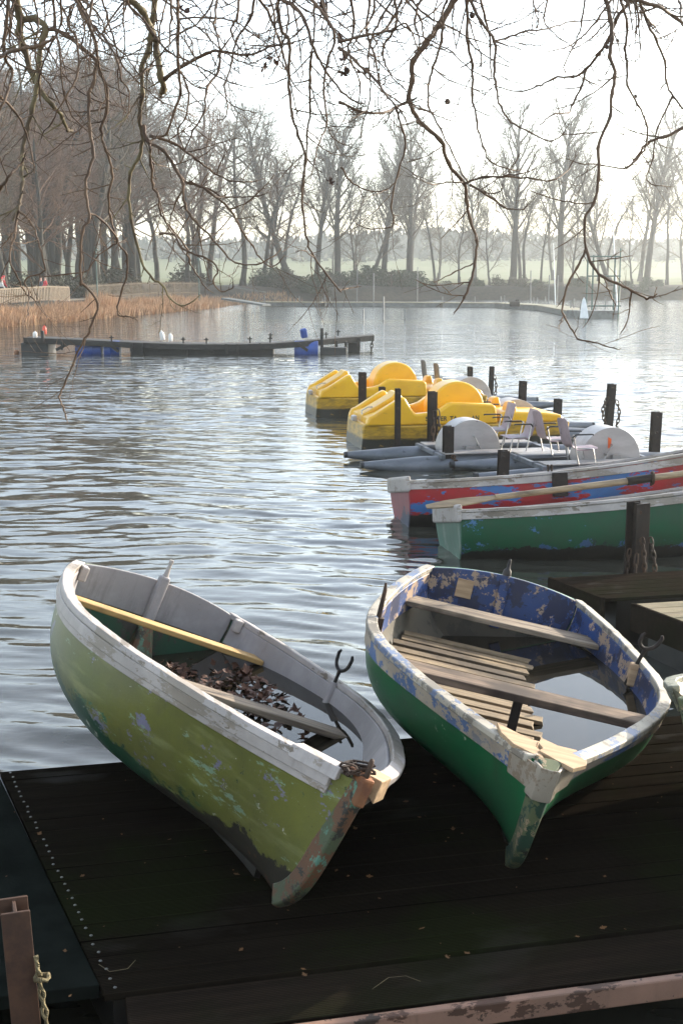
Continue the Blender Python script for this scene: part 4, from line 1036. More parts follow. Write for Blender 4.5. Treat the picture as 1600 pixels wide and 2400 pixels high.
V += [(-60, 2, E), (-9, 2, E), (-9, 26, E), (-60, 26, E), (9, 2, E), (240, 2, E), (240, 26, E), (9, 26, E), (-60, 46, E), (-14, 26, E), (-14, 46, E), (14, 26, E), (240, 46, E), (14, 46, E), (-60, 152, E), (240, 152, E)]
Fq += [(b, b + 1, b + 2, b + 3), (b + 4, b + 5, b + 6, b + 7), (b + 3, b + 9, b + 10, b + 8), (b + 11, b + 6, b + 12, b + 13), (b + 8, b + 12, b + 15, b + 14)]
tag(fast_mesh('lake_water', V, Fq, M['lake_water'], smooth=True), kind='structure')
# quay behind the deck (the photographer stands on it)
m = MB(); m.box((0, .9, .25), (60, .5, 2.2)); tag(m.build('quay_wall', M['stone_quay'], bevel=.02), 'low stone quay wall behind the boat deck', 'wall')
# gravel path on the left bank
pathc = [(-27, 40), (-25, 60), (-23.2, 75), (-21, 91), (-18.6, 108), (-17, 122), (-20, 140)]
m = MB(); A = []
for x, y in pathc: A.append([(x - 1.3, y, gz(x - 1.3, y) + .03), (x + 1.1, y, gz(x + 1.1, y) + .03)])
m.grid(A); tag(m.build('path', M['path_gravel']), kind='structure')
# far ridge with woods
rg = np.random.RandomState(3); V2, F2 = [], []
gx = np.linspace(-420, 420, 71); prof = [0, .35, .7, .9, 1.0]
m = MB(); G = []
for j, pz in enumerate(prof):
    G.append([(x, 395 + j * 26, 5 + pz * (6.5 + 3 * math.sin(x * .012 + .8) + 1.5 * math.sin(x * .05) - 3.0 * smooth01((x - 20) / 160))) for x in gx])
m.grid(G); tag(m.build('ridge', M['ground'], smooth=180), kind='structure')
for k in range(9000):
    x = rg.uniform(-300, 300); j = rg.randint(0, len(prof)); i = min(int((x + 420) / 12), 69); p = Vector(G[min(j, 4)][i]).lerp(Vector(G[min(j, 4)][i + 1]), ((x + 420) / 12) - i)
    h = rg.uniform(1.5, 5.5); w_ = rg.uniform(1.5, 3.5); y = p.y + rg.uniform(-12, 12); b = len(V2)
    dx, dy = rg.normal(0, 1, 2)
    for q in range(3):
        a = rg.uniform(0, 6.28); c = (p.x + rg.normal(0, 1.5), y + rg.normal(0, 1.5), p.z + h * rg.uniform(.1, 1)); b = len(V2)
        V2 += [(c[0] + w_ * .5 * math.cos(a), c[1] + w_ * .5 * math.sin(a), c[2] - .7), (c[0] - w_ * .5 * math.cos(a), c[1] - w_ * .5 * math.sin(a), c[2] - .5), (c[0] + rg.normal(0, .4), c[1], c[2] + rg.uniform(.6, 1.6))]; F2.append((b, b + 1, b + 2))
tag(fast_mesh('distant_wood', V2, F2, M['ridge_leaf']), kind='stuff')
# hedge line crossing the field, reeds along the left shore
rr = np.random.RandomState(9); V3, F3 = [], []
def blade(x, y, z, h, w_, lean):
    a = rr.uniform(0, 6.28); b = len(V3); cx, cy = math.cos(a) * w_, math.sin(a) * w_; lx, ly = rr.normal(0, lean), rr.normal(0, lean)
    V3.extend([(x - cx, y - cy, z), (x + cx, y + cy, z), (x + lx * .4 + cx * .7, y + ly * .4 + cy * .7, z + h * .55), (x + lx * .4 - cx * .7, y + ly * .4 - cy * .7, z + h * .55), (x + lx, y + ly, z + h)])
    F3.extend([(b, b + 1, b + 2, b + 3), (b + 3, b + 2, b + 4)])
S_ = np.array(SHORE[2:9]); seg = np.diff(S_, axis=0); ln = np.hypot(seg[:, 0], seg[:, 1]); cum = np.concatenate([[0], np.cumsum(ln)])
for k in range(42000):
    q = rr.uniform(0, cum[-1]); i = min(np.searchsorted(cum, q) - 1, len(seg) - 1); i = max(i, 0); t = (q - cum[i]) / ln[i]; p = S_[i] + seg[i] * t; nrm = np.array([-seg[i][1], seg[i][0]]) / ln[i]
    off = rr.uniform(-.9, 1.3); x, y = p + nrm * off
    clump = .55 + .45 * math.sin(q * .55) * math.sin(q * .21 + 1) 
    if y > 104 and rr.rand() > max(.12, 1 - (y - 104) / 14): continue
    h = rr.uniform(.35, .80) * (.8 + .45 * clump) * (1 if y < 118 else .6)
    if 86 < y < 93 and off > .5: h *= 1.5
    blade(x, y, max(gz(x, y), -.05), h, rr.uniform(.012, .03), .16)
tag(fast_mesh('reeds', V3, F3, M['reed']), kind='stuff')
# ---- fences on the left bank
def fence(pts, label, hgt, pale, gap):
    p0 = pts[0]; o = thing('fence', label, 'fence', (p0[0], p0[1], gz(*p0)))
    L = Vector((p0[0], p0[1], gz(*p0)))
    for (xa, ya), (xb, yb) in zip(pts[:-1], pts[1:]):
        n = max(1, int(math.hypot(xb - xa, yb - ya) / 2.0)); a = Vector((xa, ya, gz(xa, ya))) - L; b = Vector((xb, yb, gz(xb, yb))) - L
        for i in range(n):
            p = a.lerp(b, i / n); m = MB(); m.box(p + Vector((0, 0, hgt * .5)), (.11, .11, hgt + .12)); m.build('fence_post', M['fence_wood'], o)
        m = MB()
        for z in ((hgt * .92,) if not pale else (hgt * .9, hgt * .25)): m.bar(a + Vector((.06, 0, z)), b + Vector((.06, 0, z)), .04, .10)
        m.build('rail', M['fence_wood'], o)
        m = MB(); k = int((b - a).length / gap)
        for i in range(k):
            p = a.lerp(b, (i + .5) / k); m.box(p + Vector((.10, 0, hgt * (.46 if not pale else .5))), (.02, gap * (.93 if not pale else .45), hgt * (.8 if not pale else .95 + .08 * (i % 2))))
        m.build('fence_board', M['fence_wood'], o)
    return o
fence([(-25.6, 52), (-23.6, 64), (-21.4, 74), (-19.4, 86), (-18.9, 90)], 'brown boarded fence behind the tall reeds, people walking beyond it', 1.02, False, .25)
fence([(-18.2, 93), (-16.0, 104), (-14.0, 114), (-13.1, 119)], 'pale picket fence along the far part of the reedy bank', 1.25, True, .22)
# ---- ramp and long pontoon jetty far across the lake
far = thing('pontoon', 'long low grey pontoon walkway reaching out from the far shore', 'pontoon', tuple(W(610, 717, 0)))
FL = Vector(W(610, 717, 0)); pl = [(612, 718), (760, 719), (900, 719), (1040, 720), (1180, 721), (1290, 728), (1372, 744)]
for (a, b) in zip(pl[:-1], pl[1:]):
    P, Q = W(*a, 0) - FL, W(*b, 0) - FL; d = (Q - P).normalized(); m = MB(); m.bar(P + d * .15 + Vector((0, .9, .18)), Q - d * .15 + Vector((0, .9, .18)), 1.8, .32); m.build('float', M['far_pontoon'], far)
    m = MB(); m.bar(P + Vector((0, .9, .375)), Q + Vector((0, .9, .375)), 1.9, .06); m.build('walkway', M['far_deck'], far)
P = W(1352, 747, 0) - FL; Q = W(1438, 746, 0) - FL; m = MB(); m.bar(P + Vector((0, 1.0, .25)), Q + Vector((0, 1.0, .25)), 2.2, .5); m.build('end_platform', M['far_pontoon'], far)
a, b = W(528, 700, .9), W(625, 715, .45); m = MB(); rp = thing('gangway', 'sloping gangway from the reedy shore down to the long pontoon', 'gangway', tuple(a))
m.bar((0, 0, 0), b - a, 1.0, .14); m.build('ramp', M['far_pontoon'], rp)
m = MB(); m.tube([(0, -.5, 1.0), b - a + Vector((0, -.5, 1.0))], .03, 5); m.build('handrail', M['pole_grey'], rp)
poles = [(620, 690, 719), (875, 640, 719, 1), (836, 625, 716), (899, 695, 750, 2), (852, 725, 752, 2), (948, 725, 748, 2), (977, 625, 719), (1036, 694, 719), (1112, 694, 719), (1173, 694, 719), (1180, 693, 719), (1242, 634, 722), (1249, 697, 722), (1258, 697, 723), (1277, 695, 724), (1284, 644, 722), (1303, 695, 728), (1336, 704, 735), (1343, 700, 735), (1358, 710, 742), (1304, 645, 715), (1395, 700, 735), (1417, 696, 738), (694, 693, 715), (702, 694, 715), (756, 700, 716), (761, 692, 716), (772, 697, 716)]
done = set()
for q in poles:
    if q[0] in done: continue
    done.add(q[0]); b = W(q[0], q[2], 0); t = WY(q[0], q[1], b.y); m = MB(); m.tube([(0, 0, -.6), (random.uniform(-.04, .04), 0, t.z)], .045 if len(q) == 3 else .055, 6)
    o = m.build('mooring_pole', M['pole_grey'], smooth=60); o.location = (b.x, b.y, 0); tag(o, 'slim grey pole standing along the far pontoon', 'pole', 'slim poles along the far pontoon')
# green scaffold frame at the pontoon end
B0 = W(1378, 747, 0); sc = thing('scaffold_frame', 'tall green scaffold frame standing at the end of the far pontoon', 'frame', tuple(B0))
def SP(u, v, dy=0): return WY(u, v, B0.y + dy) - B0
for u, v0, dy in ((1377, 598, 0), (1390, 598, 1.5), (1441, 598, 1.5), (1454, 582, 0)):
    t = SP(u, v0, dy); m = MB(); m.tube([(t.x, t.y, -.5), (t.x, t.y, t.z)], .055, 6); m.build('upright', M['frame_green'], sc, smooth=60)
for v in (601, 647, 717):
    m = MB(); m.tube([SP(1377, v), SP(1454, v)], .045, 6); m.tube([SP(1390, v, 1.5), SP(1441, v, 1.5)], .045, 6); m.build('crossbar', M['frame_green'], sc, smooth=60)
def mast(u, v0, v1, label, r, mat, lean=0):
    b = W(u, v1, 0); t = WY(u - lean, v0, b.y); o = MB(); o.tube([(0, 0, 0), (t.x - b.x, 0, t.z)], [r, r * .6], 6); q = o.build('mast', mat, smooth=60); q.location = b; tag(q, label, 'mast')
mast(1446, 516, 742, 'tall pale mast beside the green scaffold frame', .06, M['white_hull'], 11); mast(1301, 570, 722, 'thin pale mast leaning before the far trees', .05, M['white_hull'], 5)
b = W(1368, 746, .3); t = WY(1364, 697, b.y); h = t.z - b.z
m = MB(); A, Bq = [], []
for k in range(9):
    a = k / 8; z = h * a; w_ = .24 * (1 - a) ** .55 + .015; A.append([(-w_ - .05 * a, 0, z), (0 - .05 * a, -.12 * (1 - a), z), (w_ - .05 * a, 0, z)]); Bq.append([(-w_ - .05 * a, .03, z), (-.05 * a, .02, z), (w_ - .05 * a, .03, z)])
m.slab(A, Bq); o = m.build('dinghy', M['white_hull'], smooth=60); o.location = b; tag(o, 'small white dinghy hull stood on end by the green scaffold frame', 'dinghy')
b = W(1205, 717, .4); m = MB(); m.box((0, 0, .15), (.75, .6, .4)); m.box((.2, 0, .42), (.3, .4, .2)); o = m.build('crate', M['rust_dark'], bevel=.06); o.location = b; tag(o, 'small dark lump of gear on the far pontoon', 'crate')
# green poles on the path
for u, v0, v1, lab in ((229, 588, 700, 'slim green pole on the left path beyond the boarded fence'), (467, 612, 690, 'slim green pole beyond the pale picket fence')):
    y = 88 if u < 300 else 112; b = WY(u, v1, y); t = WY(u, v0, y); o = thing('lamp_post', lab, 'pole', (b.x, b.y, gz(b.x, b.y)))
    hh = t.z - gz(b.x, b.y); m = MB(); m.tube([(0, 0, 0), (0, 0, .9), (0, 0, .92), (0, 0, hh)], [.085, .075, .05, .04], 8); m.build('column', M['frame_green'], o, smooth=40)
    m = MB(); m.lathe((0, 0, hh), [(0, .30), (.12, .26), (.15, .05), (.08, 0), (0, 0)], 10); m.build('lamp_head', M['frame_green'], o, smooth=40)
# ---------------------------------------------------------------- bare trees
def grow(seed, H, r0, style):
    """skeleton -> (trunk MB, crown MB)"""
    rg = random.Random(seed); T, C = MB(), MB(); twc = [0]
    def seg(mb, p, d, L, r, depth, up, n_child, spread):
        n = max(3, int(L / (.9 if depth < 2 else .55))); n = min(n, 14)
        pts = [p.copy()]; rad = [r]; d = d.normalized(); kids = []
        for i in range(n):
            j = style.get('j0', .08) if depth == 0 else (style.get('j1', .15) if depth < 2 else .22)
            d = (d + Vector((rg.gauss(0, j), rg.gauss(0, j), rg.gauss(0, j * .6))) + Vector((0, 0, up * .10))).normalized()
            p = p + d * (L / n); pts.append(p.copy()); rad.append(r * (1 - (i + 1) / n * (.72 if depth < 3 else .55))); kids.append((i, p.copy(), d.copy()))
        mb.tube(pts, rad, 7 if depth == 0 else 5 if depth == 1 else 3, caps=depth == 0)
        return kids, pts, rad
    def branch(mb, p, d, L, r, depth):
        kids, pts, rad = seg(mb, p, d, L, r, depth, style['up'][min(depth, 3)], 0, 0)
        if depth >= style['depth']: return
        k = style['kids'][depth]; t0 = style['start'][depth]
        for c in range(k):
            t = t0 + (1 - t0) * ((c + rg.random()) / k); i = min(int(t * (len(pts) - 1)), len(pts) - 2); q = pts[i].lerp(pts[i + 1], t * (len(pts) - 1) - i)
            dd = (pts[i + 1] - pts[i]).normalized(); az = c * 2.4 + rg.uniform(-.5, .5); side = dd.orthogonal().normalized(); side = Matrix.Rotation(az, 3, dd) @ side
            ang = R(rg.uniform(*style['ang'][depth])); nd = dd * math.cos(ang) + side * math.sin(ang)
            ln = L * rg.uniform(*style['len'][depth]) * (1 - .45 * (t - t0) / (1 - t0 + 1e-6)); rr = min(rad[i] * .75, max(r * style['rk'][depth], .0105))
            branch(C if depth >= 1 or not style.get('limb') else mb, q, nd, ln, rr, depth + 1)
    lean = style.get('lean', (0, 0)); branch(T, Vector((0, 0, -.3)), Vector((lean[0] + rg.gauss(0, .03), lean[1], 1)), H, r0, 0)
    # root flare
    T.tube([(0, 0, -.4), (lean[0] * .3, 0, .35), (lean[0] * .9, 0, 1.1)], [r0 * 1.7, r0 * 1.25, r0 * .9], 8)
    return T, C
ST = dict(
 poplar=dict(depth=4, kids=(22, 10, 7, 5), start=(.28, .25, .2, .2), ang=((28, 48), (25, 50), (25, 55), (25, 60)), len=((.30, .46), (.34, .55), (.40, .65), (.5, .8)), rk=(.30, .42, .42, .5), up=(.35, .60, .5, .3), limb=False, j0=.035, j1=.09),
 lime=dict(depth=4, kids=(15, 9, 7, 5), start=(.30, .2, .15, .15), ang=((38, 65), (30, 60), (30, 60), (25, 60)), len=((.26, .44), (.35, .6), (.4, .7), (.5, .8)), rk=(.30, .40, .42, .5), up=(.3, .35, .2, .1)),
 bushy=dict(depth=4, kids=(16, 9, 6, 4), start=(.16, .15, .15, .2), ang=((30, 58), (30, 60), (30, 65), (25, 60)), len=((.35, .5), (.4, .6), (.4, .7), (.5, .8)), rk=(.4, .45, .45, .5), up=(.2, .3, .2, .1)),
 slim=dict(depth=4, kids=(15, 8, 6, 3), start=(.40, .3, .2, .2), ang=((30, 50), (30, 55), (30, 60), (30, 60)), len=((.18, .32), (.35, .6), (.4, .7), (.5, .8)), rk=(.30, .45, .5, .5), up=(.2, .4, .2, .1)),
)
protos = {}
def proto(key, seed, H, r0, style, bk, tw, lean=None):
    st = dict(ST[style]); 
    if lean: st['lean'] = lean
    T, C = grow(seed, H, r0, st); protos[key] = (T, C, bk, tw, H); 
def mesh_of(mb, name, mat):
    me = bpy.data.meshes.new(name); me.from_pydata(mb.v, [], mb.f); me.materials.append(M[mat]); me.polygons.foreach_set('use_smooth', [True] * len(me.polygons)); return me
PM = {}
def plant(key, x, y, label, group=None, s=1.0, rz=0.0, name='bare_tree'):
    T, C, bk, tw, H = protos[key]
    if key not in PM: PM[key] = (mesh_of(T, 'trunk', bk), mesh_of(C, 'crown', tw))
    o = thing(name, label, 'tree', (x, y, gz(x, y)), rz, group); o.scale = (s, s, s)
    for nm, me in zip(('trunk', 'crown'), PM[key]):
        c = bpy.data.objects.new(nm, me); COL.objects.link(c); c.parent = o
    return o
proto('pA', 1, 21, .52, 'poplar', 'bark_far', 'twig_far'); proto('pB', 2, 20, .45, 'poplar', 'bark_far', 'twig_far'); proto('pC', 3, 19, .30, 'slim', 'bark_far', 'twig_far')
proto('lean', 4, 16, .36, 'poplar', 'bark_far', 'twig_far', (.42, 0)); proto('bush', 5, 13, .18, 'bushy', 'bark_far', 'twig_far')
proto('wA', 11, 21, .42, 'lime', 'bark_wood', 'twig_far'); proto('wB', 12, 20, .36, 'lime', 'bark_wood', 'twig_red'); proto('wC', 13, 18, .28, 'slim', 'bark_wood', 'twig_far'); proto('wD', 14, 16, .26, 'bushy', 'bark_wood', 'twig_red')
def at(u, y): p = WY(u, 660, y); return p.x, y
# far shore, each seen on its own:  (pixel x, distance, proto, height px top, label)
FARL = [(899, 162, 'pB', 321, 'upright bare poplar with a dark ivy trunk, among bushes past the raft'), (956, 163, 'pA', 330, 'tall bare poplar with fan shaped crown and ivy at its foot'), (860, 160, 'lean', 430, 'bare tree leaning away behind the ivy clad poplars'),
 (1076, 164, 'bush', 440, 'low bushy bare tree with dense twigs on the far bank'), (1200, 161, 'pA', 288, 'tall thick bare poplar, the widest crown on the far bank'), (1228, 166, 'pC', 400, 'thin bare tree just beside the thick poplar'), (1266, 163, 'pC', 470, 'small slanting bare tree between two tall poplars'),
 (1310, 162, 'pA', 280, 'tall straight bare poplar behind the row of pontoon poles'), (1340, 168, 'bush', 450, 'slight bare tree in front of the pale field by the thin mast'), (1432, 160, 'lean', 395, 'big bare tree leaning behind the green scaffold frame'), (1420, 172, 'pC', 440, 'thin bare tree seen through the scaffold frame'),
 (1515, 162, 'pB', 290, 'tall bare poplar beyond the scaffold frame, standing over the white water'), (1562, 170, 'pC', 395, 'thin bare tree slanting beside the last tall poplar'), (1612, 165, 'pA', 290, 'bare poplar cut by the edge of the photo on the far bank'), (1480, 175, 'bush', 480, 'faint low bare tree in the haze behind the scaffold'),
 (1146, 172, 'bush', 470, 'faint small bare tree in the field before the ridge'), (790, 158, 'pA', 300, 'tall bare poplar at the corner of the lake'), (742, 156, 'pB', 330, 'bare tree with curved stem at the corner of the lake'), (690, 150, 'lean', 300, 'thick ivy covered trunk leaning over the far end of the reedy bank'), (1020, 174, 'pC', 430, 'faint slender bare tree behind the fan shaped poplar'), (830, 170, 'bush', 440, 'faint bushy bare tree behind the leaning one')]
rg = random.Random(4)
for u, y, k, vt, lab in FARL:
    x, y = at(u, y); top = WY(u, vt, y).z; s = 1.04 * (top - gz(x, y)) / (protos[k][4] * (1.04 if k != 'lean' else .97))
    o = plant(k, x, y, lab, 'bare trees on the far bank', s, rg.uniform(0, 6.28) if k != 'lean' else (math.pi if u < 850 else math.pi if u > 1400 else 0) + rg.uniform(-.2, .2))
    if u in (1266, 1562): o.rotation_euler = (0, -.16, rg.uniform(0, 1))
for i in range(10):
    y = rg.uniform(180, 220); u = 760 + i * 92 + rg.uniform(-25, 25); x, y = at(u, y); k = rg.choice(('pC', 'bush', 'pB', 'bush'))
    s = (WY(u, rg.uniform(380, 500), y).z - gz(x, y)) / protos[k][4]
    plant(k, x, y, 'faint bare tree out in the hazy field behind the far bank', 'faint bare trees in the field', s, rg.uniform(0, 6.28))
# wood on the left bank
WOOD = []
tries = 0
while len(WOOD) < 62 and tries < 6000:
    tries += 1
    y = rg.uniform(78, 158); u = rg.uniform(-60, 690) 
    p = WY(u, 660, y); x = p.x
    d = float(shore_dist(np.array([x]), np.array([y]))[0])
    if d < 6.5 or d > 45: continue
    if any((x - a) ** 2 + (y - b_) ** 2 < 9 for a, b_ in WOOD): continue
    if abs(x - np.interp(y, [q[1] for q in pathc], [q[0] for q in pathc])) < 2.2: continue
    WOOD.append((x, y))
    k = rg.choice(('wA', 'wA', 'wB', 'wB', 'wC', 'wD'))
    if u > 430 and rg.random() < .6: k = rg.choice(('wD', 'wB', 'pB'))
    lim = 150 + max(0, (u - 380)) * .35 + rg.uniform(-40, 130)
    s = min(1.25, max(.5, (WY(u, lim, y).z - gz(x, y)) / (protos[k][4] * 1.05)))
    plant(k, x, y, 'bare tree standing in the dense brown wood on the reedy bank', 'bare trees of the wood on the reedy bank', s, rg.uniform(0, 6.28))
# shrubs: twiggy, small dark leaves
def shrub_mesh(seed, n, leafmat, dense):
    q = random.Random(seed); m = MB()
    for i in range(26):
        a = q.uniform(0, 6.28); d = Vector((math.cos(a) * q.uniform(.2, .9), math.sin(a) * q.uniform(.2, .9), 1)).normalized(); p = Vector((q.gauss(0, .15), q.gauss(0, .15), 0)); pts = [p]
        for k in range(5): d = (d + Vector((q.gauss(0, .2), q.gauss(0, .2), q.gauss(0, .1)))).normalized(); p = p + d * .26; pts.append(p)
        m.tube(pts, [.02 * (1 - k / 7) for k in range(6)], 3, caps=False)
    me1 = mesh_of(m, 'stem', 'twig_far')
    v, f = [], []
    for i in range(n):
        a = q.uniform(0, 6.28); r = q.random() ** .6; z = q.random(); hw = .95 * math.sqrt(max(0, 1 - (z - .35) ** 2 / .5)); bump = 1 + .3 * math.sin(a * 3 + seed) * math.sin(z * 7 + seed)
        c = Vector((math.cos(a) * r * hw * bump, math.sin(a) * r * hw * bump, z * 1.35 * bump)); n_ = Vector((q.gauss(0, 1), q.gauss(0, 1), q.gauss(0, 1))).normalized(); x = n_.orthogonal(); y = n_.cross(x); s = q.uniform(.04, .085) * dense; b = len(v)
        v += [tuple(c + x * s), tuple(c + y * s * .5), tuple(c - x * s), tuple(c - y * s * .5)]; f.append((b, b + 1, b + 2, b + 3))
    me2 = bpy.data.meshes.new('foliage'); me2.from_pydata(v, [], f); me2.materials.append(M[leafmat]); return me1, me2
SH = [shrub_mesh(1, 1500, 'shrub_leaf', 1), shrub_mesh(2, 2200, 'ivy_leaf', 1.1), shrub_mesh(3, 900, 'shrub_leaf', 1)]
def shrub(k, x, y, s, label, group):
    o = thing('shrub', label, 'shrub', (x, y, gz(x, y) - .05), rg.uniform(0, 6.28), group); o.scale = (s * rg.uniform(.9, 1.4), s * rg.uniform(.9, 1.4), s)
    for nm, me in zip(('stem', 'foliage'), SH[k]):
        c = bpy.data.objects.new(nm, me); COL.objects.link(c); c.parent = o
for i in range(46):
    u = rg.uniform(630, 1620) if i < 32 else rg.uniform(640, 1000); y0 = 141.5 if u < 760 else 150.5; x, y = at(u, y0 + rg.uniform(.3, 3.5)); 
    if float(shore_dist(np.array([x]), np.array([y]))[0]) < .3: continue
    shrub(rg.choice((0, 1, 1, 2)), x, y, rg.uniform(.45, .85) if u > 1000 else rg.uniform(.8, 1.5), 'dark shrub in the thicket along the far waterline', 'shrubs along the far waterline')
for i in range(26):
    y = rg.uniform(84, 150); x = np.interp(y, [p[1] for p in SHORE[2:10]], [p[0] for p in SHORE[2:10]]) - rg.uniform(8, 24)
    shrub(rg.choice((0, 2)), float(x), y, rg.uniform(.7, 1.5), 'brown shrub under the trees of the reedy bank', 'shrubs under the wood on the reedy bank')
# ---------------------------------------------------------------- people on the path
def person(x, y, rz, label, top, hat=None, stride=.22, sc=1.0, bag=False):
    z = gz(x, y) + .03; o = thing('person', label, 'person', (x, y, z), rz); o.scale = (sc,) * 3
    J = [(0, 0, .95), (0, 0, 1.18), (0, 0, 1.40), (0, 0, 1.52), (0.01, 0, 1.60), (0.015, 0, 1.72), (0, .10, .90), (stride, .10, .50), (stride * .7, .10, .07), (stride * .7 + .14, .10, .04), (0, -.10, .90), (-stride * .4, -.10, .50), (-stride * 1.5, -.10, .10), (-stride * 1.5 + .12, -.10, .04), (0, .19, 1.38), (-.08, .25, 1.12), (.06, .26, .90), (.09, .26, .82), (0, -.19, 1.38), (.06, -.25, 1.12), (.20, -.25, .94), (.24, -.25, .87)]
    Ed = [(0, 1), (1, 2), (2, 3), (3, 4), (4, 5), (0, 6), (6, 7), (7, 8), (8, 9), (0, 10), (10, 11), (11, 12), (12, 13), (2, 14), (14, 15), (15, 16), (16, 17), (2, 18), (18, 19), (19, 20), (20, 21)]
    rad = [.14, .13, .14, .055, .085, .085, .085, .065, .045, .04, .085, .065, .045, .04, .065, .05, .04, .035, .065, .05, .04, .035]
    def skin(name, idx, grow_, mat, lo=None):
        me = bpy.data.meshes.new(name); mp = {i: k for k, i in enumerate(idx)}
        me.from_pydata([J[i] for i in idx], [(mp[a], mp[b]) for a, b in Ed if a in mp and b in mp], []); ob = bpy.data.objects.new(name, me); COL.objects.link(ob); ob.parent = o
        md = ob.modifiers.new('skin', 'SKIN'); sv = me.skin_vertices[0].data
        for i in idx: sv[mp[i]].radius = (rad[i] * grow_ * (1.0 if i not in (0, 1, 2) else .8), rad[i] * grow_ * (1 if i not in (0, 1, 2) else 1.2)); sv[mp[i]].use_root = (i == idx[0])
        s2 = ob.modifiers.new('sub', 'SUBSURF'); s2.levels = s2.render_levels = 1; me.materials.append(M[mat]); me.polygons.foreach_set('use_smooth', [True] * len(me.polygons)); return ob
    skin('body', list(range(22)), 1.0, 'skin')
    skin('jacket', [0, 1, 2, 14, 15, 16, 18, 19, 20], 1.25, top); skin('trousers', [0, 6, 7, 8, 10, 11, 12], 1.18, 'cloth_dark')
    m = MB(); m.lathe((.0, 0, 1.63), [(.098, 0), (.104, .05), (.085, .11), (.04, .145), (0, .15)], 12); m.build('hat' if hat else 'hair', M[hat or 'hair'], o, smooth=60)
def pth(u, y): p = WY(u, 690, y); return p.x, y
person(*pth(108, 90), R(200), 'person in a red jacket walking on the path behind the fence', 'cloth_red', None, .2)
person(*pth(98, 91), R(200), 'person in a dark jacket walking beside the red jacketed one', 'cloth_navy', None, .2)
person(*pth(6, 88), R(20), 'person in a pale jacket and red hat at the very edge of the wood', 'cloth_white', 'cloth_red', .15, .93)
person(*pth(11, 97), R(20), 'person in a red coat just behind the pale jacketed one', 'cloth_red', 'cloth_red', .15)
